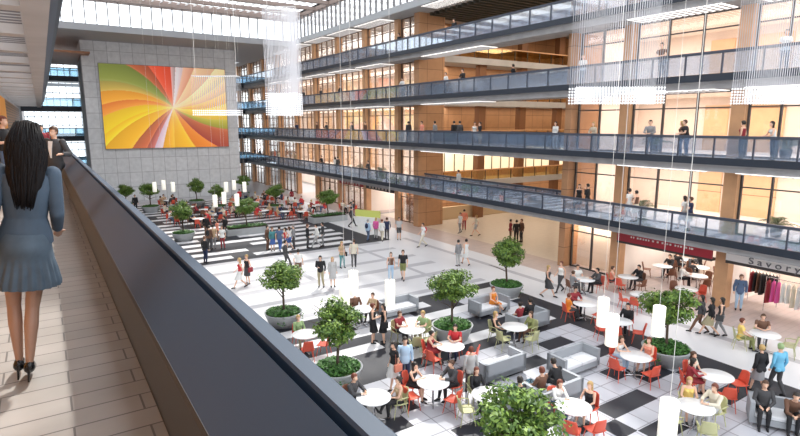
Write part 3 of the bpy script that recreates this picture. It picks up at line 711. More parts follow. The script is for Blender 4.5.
def subset(B, mask, off, name, extra=None, smooth=0):
    Fm = B['F'][mask]; 
    if len(Fm) == 0: return None
    idx = np.unique(Fm); mp = np.full(len(B['co']), -1); mp[idx] = np.arange(len(idx)); v = B['co'][idx] + B['no'][idx] * off; f = mp[Fm].tolist(); v = [tuple(q) for q in v.tolist()]
    if extra: n = len(v); v += extra[0]; f += [tuple(i + n for i in q) for q in extra[1]]
    me = bpy.data.meshes.new(name); me.from_pydata(v, [], f); me.polygons.foreach_set('use_smooth', [True] * len(me.polygons)); me.materials.append(white); return me
def L(B, *names): return np.isin(B['lab'], [SEG.index(n) for n in names])
def garment(B, g):
    if g in B['g']: return B['g'][g]
    J = B['J']; fc = B['fc']; arms_u = L(B, 'uarmL', 'uarmR'); arms_f = L(B, 'farmL', 'farmR'); tor = L(B, 'torso'); th = L(B, 'thighL', 'thighR'); shn = L(B, 'shinL', 'shinR')
    sit = J['knL'].y < -.4 and J['pel'].z < .7; top = J['nec'].z - .01; pz = J['pel'].z; me = None
    def nearwrist():
        m = np.zeros(len(fc), bool)
        for k in 'LR': m |= np.linalg.norm(fc - np.array(J['wr' + k]), axis=1) < .03
        return m
    def half():
        m = np.zeros(len(fc), bool)
        for k in 'LR':
            d = np.array(J['el' + k] - J['sh' + k]); m |= L(B, 'uarm' + k) & (((fc - np.array(J['sh' + k])) @ d) / (d @ d) < .6)
        return m
    neckline = tor & (fc[:, 2] < top)
    if g == 'long': me = subset(B, (neckline | arms_u | arms_f) & (tor & (fc[:, 2] > pz - .10) | arms_u | arms_f) & ~nearwrist(), .014, 'top')
    elif g == 'jacket': me = subset(B, ((tor & (fc[:, 2] > pz - .16) & (fc[:, 2] < top + .01)) | arms_u | arms_f) & ~nearwrist(), .024, 'jacket')
    elif g == 'short': me = subset(B, (neckline & (fc[:, 2] > pz - .08)) | half(), .014, 'top')
    elif g == 'tank': me = subset(B, neckline & (fc[:, 2] > pz - .08) & (fc[:, 2] < top - .06), .010, 'top')
    elif g == 'trousers': me = subset(B, (tor & (fc[:, 2] < pz + .05)) | th | shn & (fc[:, 2] > .085), .012, 'trousers')
    elif g == 'shorts':
        m = (tor & (fc[:, 2] < pz + .05))
        for k in 'LR':
            d = np.array(J['kn' + k] - J['hp' + k]); m |= L(B, 'thigh' + k) & (((fc - np.array(J['hp' + k])) @ d) / (d @ d) < .85)
        me = subset(B, m, .016, 'shorts')
    elif g in ('skirt', 'dress'):
        m = (tor & (fc[:, 2] < pz + .06)) if g == 'skirt' else (neckline & (fc[:, 2] < top - .05)); ext = None
        if sit: me = subset(B, m | th, .018, g)
        else:
            b = MB(); n = 28; hem = .52; rows = 7; vs = []; fs = []
            ky = (J['knL'].y + J['knR'].y) / 2; spread = abs(J['knL'].y - J['knR'].y) / 2
            for r in range(rows + 1):
                t = r / rows; z = pz + .03 - t * (pz + .03 - hem)
                for k in range(n):
                    a = 2 * PI * k / n; rip = 1 + .05 * t * math.sin(a * 7)
                    vs.append(((.172 + .035 * t) * rip * math.cos(a), ky * t + (.125 + .03 * t + spread * t) * rip * math.sin(a), z))
            for r in range(rows):
                for k in range(n): fs.append((r * n + k, r * n + (k + 1) % n, (r + 1) * n + (k + 1) % n, (r + 1) * n + k))
            me = subset(B, m, .014, g, (vs, fs))
    elif g in ('hair_short', 'hair_long', 'hair_bun', 'hair_cap'):
        h = np.array(J['hd']); q = fc - h; m = L(B, 'head') & ((q[:, 2] > .062) | ((q[:, 1] > .0) & (q[:, 2] > -.055)) | ((q[:, 1] > -.03) & (q[:, 2] > .02))); ext = None
        if g != 'hair_short' and g != 'hair_cap':
            vs = []; fs = []
            if g == 'hair_long': ell(vs, fs, J['hd'] + V(0, .055, -.09), .088, .052, .18, 16, 12); ell(vs, fs, J['hd'] + V(0, .03, .035), .088, .095, .095, 16, 12)
            else: ell(vs, fs, J['hd'] + V(0, .11, .05), .04, .04, .04, 12, 8)
            ext = (vs, fs)
        me = subset(B, m, .017, 'hair', ext)
    elif g in ('shoeL', 'shoeR'): me = subset(B, L(B, 'foot' + g[-1]), .008, 'shoe')
    elif g == 'bag':
        b = MB(); x = J['hpL'].x + .14; b.box(x, x + .09, -.16, .14, pz - .18, pz + .08); b.tube([(x + .04, -.1, pz + .08), (J['shL'].x * .8, -.02, J['shL'].z + .06), (x + .04, .1, pz + .08)], .009, 6); me = b.mesh('bag', white)
    elif g == 'backpack':
        b = MB(); c = J['che']; vs = []; fs = []; ell(vs, fs, c + V(0, .19, .0), .14, .09, .21, 14, 10); b.add(vs, fs)
        for s in (1, -1): b.tube([c + V(s * .1, .14, .1), J['sh' + ('L' if s > 0 else 'R')] + V(-s * .05, 0, .065), c + V(s * .09, -.13, .05), c + V(s * .12, -.02, -.12)], .012, 6)
        me = b.mesh('bag', white)
    B['g'][g] = me; return me
CL = dict(black=(.015, .015, .018), charcoal=(.06, .06, .065), grey=(.28, .28, .29), lgrey=(.5, .5, .5), white=(.82, .82, .80), cream=(.74, .68, .55), tan=(.50, .36, .22), beige=(.55, .47, .36), brown=(.16, .08, .05), maroon=(.30, .03, .04), red=(.62, .04, .05),
  pink=(.75, .12, .38), orange=(.85, .28, .04), coral=(.82, .30, .20), yellow=(.85, .62, .18), olive=(.25, .27, .10), khaki=(.40, .35, .22), green=(.30, .42, .20), teal=(.08, .28, .30), lightblue=(.45, .62, .80), blue=(.07, .15, .42), jeans=(.10, .16, .28), navy=(.02, .03, .08), skyblue=(.16, .48, .70),
  blond=(.50, .33, .13), brunette=(.09, .04, .02), dark=(.02, .014, .01), redhair=(.16, .04, .02), greyhair=(.30, .29, .28), slate=(.13, .18, .24))
CN_ = dict(lgrey='light grey', skyblue='sky blue', lightblue='light blue', jeans='denim blue')
def cmat(c, kind='cloth'): return mat('%s_%s' % (kind, c), CL[c], .75 if kind == 'cloth' else .5)
def kid(name, me, parent, m):
    if me is None: return
    o = bpy.data.objects.new(name, me); COL.objects.link(o); o.parent = parent; o.material_slots[0].link = 'OBJECT'; o.material_slots[0].material = m; return o
SK = [(.80, .50, .36), (.70, .42, .29), (.45, .25, .16), (.82, .56, .42)]
def person(ps, fem, loc, rz, top, bot, hair, shoe='black', extra=(), label='', group=None, sc=1, skin=0):
    B = body(ps, fem); J = B['J']
    o = bpy.data.objects.new('person', B['me']); COL.objects.link(o); o.location = loc; o.rotation_euler = (0, 0, rz); s = sc * (.955 if fem else 1.0); o.scale = (s, s, s)
    o.material_slots[0].link = 'OBJECT'; o.material_slots[0].material = mat('skin_%d' % skin, SK[skin], .5)
    tag(o, label, 'person', group)
    if top: kid({'long': 'shirt', 'jacket': 'jacket', 'short': 'shirt', 'tank': 'tank_top', 'dress': 'dress'}[top[0]], garment(B, top[0]), o, cmat(top[1]))
    if bot: kid(bot[0], garment(B, bot[0]), o, cmat(bot[1]))
    kid('hair', garment(B, 'hair_' + hair[0]), o, cmat(hair[1], 'hair'))
    for k in 'LR': kid('shoe', garment(B, 'shoe' + k), o, cmat(shoe))
    for e in extra: kid('handbag' if e[0] == 'bag' else 'backpack', garment(B, e[0]), o, cmat(e[1]))
    return o
def describe(top, bot, hair, fem):
    c = lambda k: CN_.get(k, k)
    hn = {'dark': 'dark', 'brunette': 'brown', 'redhair': 'dark red', 'greyhair': 'grey', 'blond': 'blond', 'charcoal': 'dark', 'green': 'green capped'}.get(hair[1], hair[1])
    tn = {'long': 'sweater', 'jacket': 'jacket', 'short': 'shirt', 'tank': 'sleeveless top', 'dress': 'dress'}
    s = '%s haired person in %s %s' % (hn, c(top[1]), tn[top[0]])
    if bot: s += ' and %s %s' % (c(bot[1]), bot[0])
    return s
SCR = -PS      # world angle = screen angle - yaw
OCC = []
# ---- round tables with their chairs and people.  seat: (screen angle, chair colour r/g/b, person spec or None)
def P(pose_, fem, top, bot, hair, shoe='black', skin=0): return (pose_, fem, top, bot, hair, shoe, skin)
T_ = 'sit_table'; Cc = 'sit_chin'; S_ = 'sit'; X_ = 'sit_cross'
tables = [
 ((9.56, 12.66), 'the front left table with four red chairs', [(150, 'r', P(Cc, True, ('tank', 'black'), ('skirt', 'black'), ('long', 'dark'))), (30, 'r', P(T_, False, ('jacket', 'charcoal'), ('trousers', 'black'), ('short', 'brunette'))), (205, 'r', None), (318, 'r', None)]),
 ((11.77, 14.57), 'the table of the woman in the red dress', [(165, 'r', P(T_, True, ('dress', 'maroon'), None, ('bun', 'dark'))), (70, 'r', P(T_, False, ('short', 'red'), ('trousers', 'navy'), ('short', 'dark'))), (350, 'r', None), (215, 'r', None)]),
 ((11.52, 16.67), 'the table behind the couple with the pale blue shirt', [(135, 'g', P(T_, False, ('short', 'maroon'), ('trousers', 'charcoal'), ('short', 'brunette'))), (50, 'g', P(T_, False, ('short', 'green'), ('trousers', 'khaki'), ('short', 'blond'))), (330, 'g', None), (280, 'g', None)]),
 ((15.12, 14.66), 'the table with two women on pale green chairs', [(155, 'g', P(S_, True, ('tank', 'black'), ('trousers', 'charcoal'), ('long', 'blond'))), (25, 'g', P(S_, True, ('long', 'olive'), ('trousers', 'brown'), ('long', 'brunette'))), (225, 'g', None), (315, 'g', None)]),
 ((10.49, 11.12), 'the table half hidden by the big foreground tree', [(110, 'g', P(S_, True, ('long', 'black'), ('trousers', 'black'), ('long', 'redhair'))), (205, 'g', None)]),
 ((12.04, 9.26), 'the front table of the blond woman in black', [(110, 'r', P(Cc, True, ('long', 'white'), ('trousers', 'jeans'), ('long', 'redhair'))), (38, 'r', P(S_, True, ('tank', 'black'), ('skirt', 'charcoal'), ('long', 'blond'))), (300, 'r', None), (250, 'r', None)]),
 ((16.62, 10.32), 'the table left of the round planter', [(115, 'r', P(Cc, True, ('tank', 'white'), ('trousers', 'lightblue'), ('long', 'brunette'))), (35, 'r', P(S_, True, ('tank', 'coral'), ('skirt', 'cream'), ('bun', 'redhair'))), (200, 'r', None), (285, 'r', None)]),
 ((14.97, 7.34), 'the front table of the woman in yellow', [(75, 'g', P(S_, True, ('tank', 'yellow'), ('skirt', 'beige'), ('long', 'blond'))), (20, 'g', P(T_, False, ('long', 'cream'), ('trousers', 'lgrey'), ('short', 'redhair'))), (195, 'g', None), (265, 'g', None)]),
 ((17.45, 8.01), 'the table of the woman in maroon', [(165, 'r', P(T_, True, ('long', 'maroon'), ('skirt', 'maroon'), ('long', 'dark'))), (120, 'r', P(S_, True, ('short', 'cream'), ('skirt', 'cream'), ('long', 'brunette'))), (5, 'r', None), (265, 'r', None)]),
 ((22.65, 8.79), 'the table near the clothes shop', [(155, 'g', P(S_, True, ('short', 'yellow'), ('trousers', 'olive'), ('short', 'redhair'))), (65, 'g', P(T_, False, ('short', 'brown'), ('trousers', 'charcoal'), ('short', 'brunette'))), (325, 'g', None)]),
 ((19.83, 14.96), 'the table left of the clear lantern stand', [(190, 'r', P(S_, True, ('short', 'orange'), ('trousers', 'charcoal'), ('short', 'redhair'))), (110, 'r', P(T_, False, ('long', 'maroon'), ('trousers', 'black'), ('short', 'dark'))), (300, 'r', None)]),
 ((23.01, 17.46), 'the table of the couple in dark clothes before the glass front', [(195, 'b', P(T_, True, ('long', 'grey'), ('trousers', 'charcoal'), ('short', 'brunette'))), (100, 'b', P(S_, False, ('short', 'white'), ('trousers', 'grey'), ('short', 'dark'))), (10, 'r', P(T_, False, ('jacket', 'charcoal'), ('trousers', 'black'), ('short', 'dark')))]),
 ((25.36, 16.53), 'the table at the wooden column of the cafe', [(165, 'r', P(S_, True, ('tank', 'coral'), ('skirt', 'charcoal'), ('short', 'brunette'))), (20, 'b', P(T_, False, ('jacket', 'black'), ('trousers', 'charcoal'), ('short', 'dark'))), (220, 'r', None), (300, 'b', None)]),
 ((23.19, 14.36), 'the table hidden behind the tree crown', [(180, 'r', None), (230, 'r', None)]),
 ((25.85, 13.66), 'the table at the cafe front behind the tree', [(10, 'r', None), (100, 'b', None)]),
 ((19.17, 12.74), 'the table with the man in black beside the lantern', [(45, 'r', P(S_, False, ('long', 'black'), ('trousers', 'black'), ('short', 'dark'))), (190, 'r', None), (320, 'r', None), (240, 'r', None)]),
 ((11.07, 19.82), 'the table behind the near tree and the two women in black', [(120, 'b', P(S_, False, ('long', 'brown'), ('trousers', 'charcoal'), ('short', 'brunette'))), (60, 'b', P(S_, True, ('long', 'tan'), ('trousers', 'charcoal'), ('short', 'brunette')))]),
 ((7.81, 18.54), 'the table squeezed between parapet and near tree', [(120, 'r', P(S_, True, ('long', 'green'), ('trousers', 'khaki'), ('short', 'blond'))), (285, 'r', None), (340, 'r', None)]),
 ((7.52, 12.87), 'the table hidden by the parapet', [(20, 'g', P(X_, True, ('tank', 'tan'), ('trousers', 'black'), ('bun', 'dark'))), (150, 'b', P(T_, False, ('jacket', 'charcoal'), ('trousers', 'black'), ('short', 'redhair')))]),
]
rnd = random.Random(21)
def seat_label(col, where, k): return '%s chair %s at %s' % ({'r': 'red plastic', 'g': 'pale olive green armchair style', 'b': 'brown plastic'}[col], {0: 'occupied', 1: 'empty'}[k], where)
for (x, y), where, seats in tables:
    PT.get((x, y, 0), rnd.random(), 'round white table, ' + where, 'round white cafe tables')
    for ang, col, pp in seats:
        a = R(ang) + SCR; d = .80 if pp else .78; cx, cy = x + d * math.cos(a), y + d * math.sin(a)
        rz = a - PI / 2      # faces the table: -Y toward centre
        ch = {'r': PR, 'g': PG, 'b': PB}[col]; ch.get((cx, cy, 0), rz + (0 if pp else rnd.uniform(-.3, .3)), seat_label(col, where, 0 if pp else 1), 'cafe chairs around the round tables')
        if pp: person(pp[0], pp[1], (cx, cy, -.005), rz, pp[2], pp[3], pp[4], pp[5], label=describe(pp[2], pp[3], pp[4], pp[1]) + ' seated', skin=pp[6], group='people seated at the tables')
# ---- far tables
cols_t = ['black', 'charcoal', 'maroon', 'white', 'red', 'brown', 'tan', 'coral', 'grey', 'beige', 'navy', 'cream']
far = [(18.27, 47.35), (19.67, 46.43), (16.82, 48.96), (22.56, 49.40), (21.39, 52.50), (9.79, 54.91), (10.59, 61.24), (12.31, 52.58), (12.62, 49.19), (15.90, 56.11), (17.90, 54.79), (21.20, 57.82), (11.51, 55.19), (15.09, 50.75), (9.39, 50.13), (10.60, 47.64), (24.80, 47.19), (19.98, 58.62)]
for (x, y) in far:
    PT.get((x, y, 0), 0, 'small far round white table in the seating area before the mural wall', 'round white cafe tables')
    k = rnd.choice((3, 4)); a0 = rnd.random() * 6
    for q in range(k):
        a = a0 + q * 2 * PI / k; cx, cy = x + .8 * math.cos(a), y + .8 * math.sin(a); occ = rnd.random() < .72
        (PR if rnd.random() < .6 else PB).get((cx, cy, 0), a - PI / 2, 'far cafe chair in the seating area before the mural wall', 'cafe chairs in the far seating area')
        if occ:
            fem = rnd.random() < .5; tp = (rnd.choice(('long', 'short', 'jacket')), rnd.choice(cols_t)); bt = (rnd.choice(('trousers', 'trousers', 'shorts')), rnd.choice(('black', 'charcoal', 'jeans', 'khaki'))); hr = (rnd.choice(('long', 'bun')) if fem else 'short', rnd.choice(('dark', 'brunette', 'redhair', 'blond')))
            person(rnd.choice((T_, S_, Cc)), fem, (cx, cy, -.005), a - PI / 2, tp, bt, hr, label=describe(tp, bt, hr, fem) + ' seated in the far area', group='people seated in the far area')
# ---- sofas with people
sofas = [ # ground pos, facing rz (screen-related, deg world), label, people [(offset, pose, fem, top, bot, hair)]
 ((12.68, 13.00), 180, 'empty grey box sofa behind the big foreground tree', []),
 ((15.21, 11.81), 0, 'empty pale box sofa in the middle of the chequered floor', []),
 ((16.85, 15.60), 180, 'grey sofa seen from behind with a couple in red and black', [(.45, S_, True, ('short', 'maroon'), ('trousers', 'black'), ('short', 'dark')), (-.15, S_, False, ('jacket', 'black'), ('trousers', 'black'), ('short', 'dark'))]),
 ((16.76, 17.92), 0, 'grey sofa with a woman in an orange dress', [(.2, X_, True, ('dress', 'orange'), None, ('bun', 'redhair'))]),
 ((13.08, 20.17), 0, 'grey sofa end behind the two women in black dresses', []),
 ((12.83, 10.66), 180, 'grey sofa with a man in brown and a man in black', [(.55, S_, False, ('long', 'brown'), ('trousers', 'charcoal'), ('short', 'redhair')), (-.35, 'sit_forward', False, ('jacket', 'black'), ('trousers', 'black'), ('short', 'dark'))]),
 ((11.54, 10.57), 180, 'grey sofa behind the foreground tree crown', [(.3, S_, False, ('short', 'black'), ('trousers', 'black'), ('short', 'dark'))]),
 ((17.38, 5.95), -60, 'grey sofa at the lower right edge with two men', [(.1, 'sit_forward', False, ('long', 'brown'), ('trousers', 'black'), ('short', 'dark')), (-.6, S_, False, ('long', 'charcoal'), ('trousers', 'black'), ('short', 'brunette'))]),
]
for (x, y), rz, lab, ppl in sofas:
    PSF.get((x, y, 0), R(rz), lab, 'grey box sofas')
    for (ox, ps, fem, tp, bt, hr) in ppl:
        c, s = math.cos(R(rz)), math.sin(R(rz)); oy = -.02
        person(ps, fem, (x + ox * c - oy * s, y + ox * s + oy * c, .0), R(rz), tp, bt, hr, label=describe(tp, bt, hr, fem) + ' on the sofa', group='people on sofas')
t = thing('coffee_table', 'low glass coffee table with blue tint beside the men on the sofa', 'table', (*(12.28, 11.33), 0), 0)
MB().box(-.6, .6, -.35, .35, .36, .38).build('glass_top', glass_mat('table_glass', (.55, .75, .85), .15), t)
for sx in (-1, 1):
    for sy in (-1, 1): MB().box(sx * .55 - .02, sx * .55 + .02, sy * .3 - .02, sy * .3 + .02, 0, .36).build('leg', chrome, t)
# ---- walking and standing people: (ground, pose, fem, face angle(screen deg, 270 = toward camera), top, bottom, hair, extra, label tail)
ppl = [
 ((9.48, 14.13), 'stand', 0, 280, ('long', 'lightblue'), ('trousers', 'navy'), ('short', 'dark'), (), 'standing beside the woman with the pink bag'),
 ((9.06, 14.16), 'stride', 1, 215, ('short', 'black'), ('skirt', 'white'), ('bun', 'dark'), (('bag', 'coral'),), 'walking with a pink bag'),
 ((10.43, 17.87), 'stand2', 1, 0, ('dress', 'black'), None, ('bun', 'redhair'), (), 'standing left of the pair in black dresses'),
 ((10.80, 17.62), 'stand2', 1, 190, ('dress', 'black'), None, ('long', 'dark'), (('bag', 'black'),), 'standing right of the pair in black dresses'),
 ((10.92, 12.45), 'stride', 1, 95, ('long', 'lgrey'), ('trousers', 'charcoal'), ('short', 'redhair'), (), 'walking away past the red chairs'),
 ((18.91, 7.37), 'stride', 1, 100, ('jacket', 'black'), ('skirt', 'grey'), ('short', 'blond'), (), 'beside the man in sky blue'),
 ((19.33, 7.01), 'stride', 0, 100, ('long', 'skyblue'), ('trousers', 'charcoal'), ('cap', 'green'), (), 'walking toward the clothes shop'),
 ((22.52, 11.19), 'walk', 1, 150, ('jacket', 'charcoal'), ('trousers', 'brown'), ('long', 'dark'), (), 'left of the trio by the shop'),
 ((22.54, 10.79), 'walk', 1, 140, ('long', 'black'), ('skirt', 'khaki'), ('long', 'dark'), (), 'middle of the trio by the shop'),
 ((22.89, 10.56), 'stride', 1, 140, ('tank', 'charcoal'), ('trousers', 'grey'), ('long', 'dark'), (('bag', 'charcoal'),), 'right of the trio by the shop'),
 ((26.96, 11.72), 'stand', 0, 240, ('jacket', 'jeans'), ('trousers', 'lightblue'), ('short', 'brown'), (('backpack', 'charcoal'),), 'before the clothes shop'),
 ((20.87, 18.06), 'walk', 1, 330, ('dress', 'charcoal'), None, ('long', 'blond'), (), 'walking on the white paving'),
 ((22.09, 18.26), 'walk', 1, 210, ('tank', 'white'), ('trousers', 'charcoal'), ('bun', 'redhair'), (), 'walking near the glass front'),
 ((20.97, 25.33), 'stand', 1, 120, ('long', 'grey'), ('trousers', 'lgrey'), ('short', 'dark'), (), 'left one before the side hall'),
 ((21.54, 25.25), 'walk', 1, 110, ('dress', 'white'), None, ('short', 'dark'), (), 'right of a pair before the side hall'),
 ((15.72, 24.87), 'stand', 1, 280, ('tank', 'brown'), ('trousers', 'lightblue'), ('long', 'brunette'), (), 'left one of two chatting'),
 ((16.40, 24.66), 'stride', 0, 260, ('short', 'black'), ('shorts', 'olive'), ('short', 'brunette'), (), 'right of a pair in the white walkway'),
 ((22.23, 30.83), 'walk', 0, 200, ('short', 'white'), ('trousers', 'cream'), ('short', 'brunette'), (('backpack', 'red'),), 'with a red backpack'),
 ((22.09, 33.77), 'stand', 0, 280, ('short', 'lgrey'), ('shorts', 'charcoal'), ('short', 'dark'), (), 'standing before the wooden shopfront'),
 ((19.93, 34.76), 'stride', 1, 60, ('long', 'lightblue'), ('trousers', 'jeans'), ('short', 'greyhair'), (('backpack', 'navy'),), 'leading the group of four'),
 ((20.81, 35.05), 'stand', 1, 70, ('long', 'pink'), ('trousers', 'lgrey'), ('long', 'blond'), (), 'in the group of four'),
 ((20.82, 34.18), 'walk', 1, 80, ('long', 'white'), ('trousers', 'cream'), ('short', 'redhair'), (), 'in the group of four'),
 ((21.32, 34.27), 'stand', 0, 100, ('long', 'navy'), ('trousers', 'charcoal'), ('short', 'brunette'), (), 'in the group of four'),
 ((14.70, 28.88), 'stand2', 1, 310, ('short', 'tan'), ('trousers', 'teal'), ('long', 'blond'), (('bag', 'black'),), 'left of a pair near the striped floor'),
 ((15.43, 28.68), 'stand', 0, 90, ('short', 'cream'), ('trousers', 'charcoal'), ('short', 'brunette'), (), 'seen from behind near the striped floor'),
 ((21.60, 40.41), 'walk', 0, 20, ('long', 'charcoal'), ('trousers', 'black'), ('short', 'dark'), (), 'striding past the green striped bench'),
 ((11.93, 25.99), 'stand2', 0, 270, ('long', 'black'), ('trousers', 'khaki'), ('short', 'dark'), (), 'left of a pair facing the camera'),
 ((12.48, 25.64), 'stand', 1, 290, ('jacket', 'lgrey'), ('skirt', 'lgrey'), ('long', 'blond'), (), 'right one facing the camera'),
 ((11.54, 28.09), 'stand', 0, 90, ('short', 'white'), ('shorts', 'brown'), ('short', 'dark'), (), 'seen above the tree crown by the parapet'),
 ((11.82, 30.77), 'walk', 0, 10, ('long', 'charcoal'), ('trousers', 'charcoal'), ('short', 'dark'), (), 'striding behind the tree by the parapet'),
 ((8.24, 28.20), 'walk', 1, 200, ('tank', 'red'), ('skirt', 'white'), ('long', 'blond'), (), 'left of a pair by the parapet'),
 ((8.79, 28.72), 'stand', 1, 240, ('tank', 'black'), ('skirt', 'charcoal'), ('short', 'blond'), (('bag', 'maroon'),), 'right of a pair by the parapet'),
 ((12.57, 36.05), 'stand', 0, 350, ('long', 'brown'), ('trousers', 'brown'), ('short', 'dark'), (), 'left of the colourful group'),
 ((12.75, 35.56), 'stand', 1, 300, ('long', 'teal'), ('skirt', 'blue'), ('short', 'redhair'), (), 'in the colourful group'),
 ((13.16, 35.29), 'walk', 0, 90, ('short', 'jeans'), ('trousers', 'blue'), ('short', 'dark'), (), 'in the colourful group'),
 ((13.51, 35.06), 'stand', 1, 200, ('tank', 'red'), ('trousers', 'blue'), ('long', 'dark'), (), 'in the colourful group'),
 ((13.86, 35.20), 'stride', 1, 170, ('short', 'white'), ('shorts', 'blue'), ('long', 'brunette'), (), 'in the colourful group'),
 ((14.22, 35.33), 'stand', 0, 180, ('long', 'grey'), ('trousers', 'charcoal'), ('short', 'greyhair'), (), 'right of the colourful group'),
 ((15.17, 35.08), 'stand', 0, 20, ('long', 'black'), ('trousers', 'charcoal'), ('short', 'brown'), (), 'left of the trio on the stripes'),
 ((15.71, 34.73), 'walk', 0, 190, ('jacket', 'white'), ('trousers', 'lgrey'), ('short', 'dark'), (('backpack', 'black'),), 'middle of the trio on the stripes'),
 ((16.35, 35.08), 'stand', 0, 190, ('long', 'charcoal'), ('trousers', 'grey'), ('short', 'dark'), (), 'right of the trio on the stripes'),
 ((8.01, 34.73), 'stand', 0, 60, ('long', 'black'), ('trousers', 'navy'), ('short', 'brown'), (), 'standing closest to the parapet'),
 ((9.16, 38.29), 'stand', 0, 80, ('long', 'brown'), ('trousers', 'charcoal'), ('short', 'dark'), (('backpack', 'black'),), 'in the brown group'),
 ((9.48, 38.45), 'stand', 0, 100, ('short', 'tan'), ('trousers', 'grey'), ('short', 'dark'), (), 'in the brown group'),
 ((10.01, 38.10), 'stand2', 1, 270, ('short', 'white'), ('trousers', 'maroon'), ('short', 'brunette'), (), 'right of the brown group'),
 ((10.43, 41.00), 'stand', 1, 200, ('long', 'coral'), ('trousers', 'brown'), ('long', 'dark'), (), 'in the brown group'),
 ((11.19, 41.81), 'stand', 0, 220, ('jacket', 'black'), ('trousers', 'charcoal'), ('short', 'dark'), (('backpack', 'black'),), 'behind the brown group'),
 ((10.11, 42.97), 'stand', 0, 320, ('jacket', 'black'), ('trousers', 'brown'), ('short', 'dark'), (), 'behind the brown group'),
 ((7.25, 59.46), 'stand', 0, 320, ('jacket', 'black'), ('trousers', 'black'), ('short', 'dark'), (), 'far off right beside the parapet'),
 ((28.92, 28.85), 'stand', 1, 0, ('long', 'maroon'), ('trousers', 'brown'), ('short', 'dark'), (), 'left of the trio in the side hall'),
 ((28.79, 28.10), 'stand', 0, 90, ('long', 'black'), ('trousers', 'black'), ('short', 'dark'), (), 'middle of the trio in the side hall'),
 ((29.36, 28.15), 'stand', 0, 200, ('long', 'brown'), ('trousers', 'charcoal'), ('short', 'redhair'), (), 'right of the trio in the side hall'),
 ((27.71, 33.30), 'stride', 1, 220, ('short', 'white'), ('trousers', 'grey'), ('short', 'brunette'), (), 'left of a pair in the side hall'),
 ((28.79, 34.09), 'stand', 0, 90, ('long', 'coral'), ('trousers', 'maroon'), ('short', 'dark'), (), 'right of a pair in the side hall'),
 ((28.00, 31.68), 'walk', 1, 180, ('short', 'cream'), ('shorts', 'lgrey'), ('long', 'blond'), (), 'alone in the side hall'),
 ((17.68, 59.21), 'stand', 1, 90, ('long', 'red'), ('trousers', 'black'), ('short', 'dark'), (), 'far off at the mural wall corner'),
 ((18.48, 59.60), 'stand', 0, 90, ('long', 'grey'), ('trousers', 'navy'), ('short', 'dark'), (), 'far off at the mural wall corner'),
 ((26.35, 54.43), 'stand', 0, 90, ('long', 'tan'), ('trousers', 'charcoal'), ('short', 'dark'), (), 'far off by the shopfronts'),
 ((22.50, 56.04), 'stand', 1, 90, ('long', 'maroon'), ('skirt', 'white'), ('long', 'dark'), (), 'far off among the tables'),
]
for (x, y), ps, fem, fa, tp, bt, hr, ex, tail in ppl:
    dz = R(fa) + SCR + PI / 2
    person(ps, bool(fem), (x, y, -.002), dz, tp, bt, hr, extra=ex, label=describe(tp, bt, hr, fem) + ', ' + tail, skin=0)
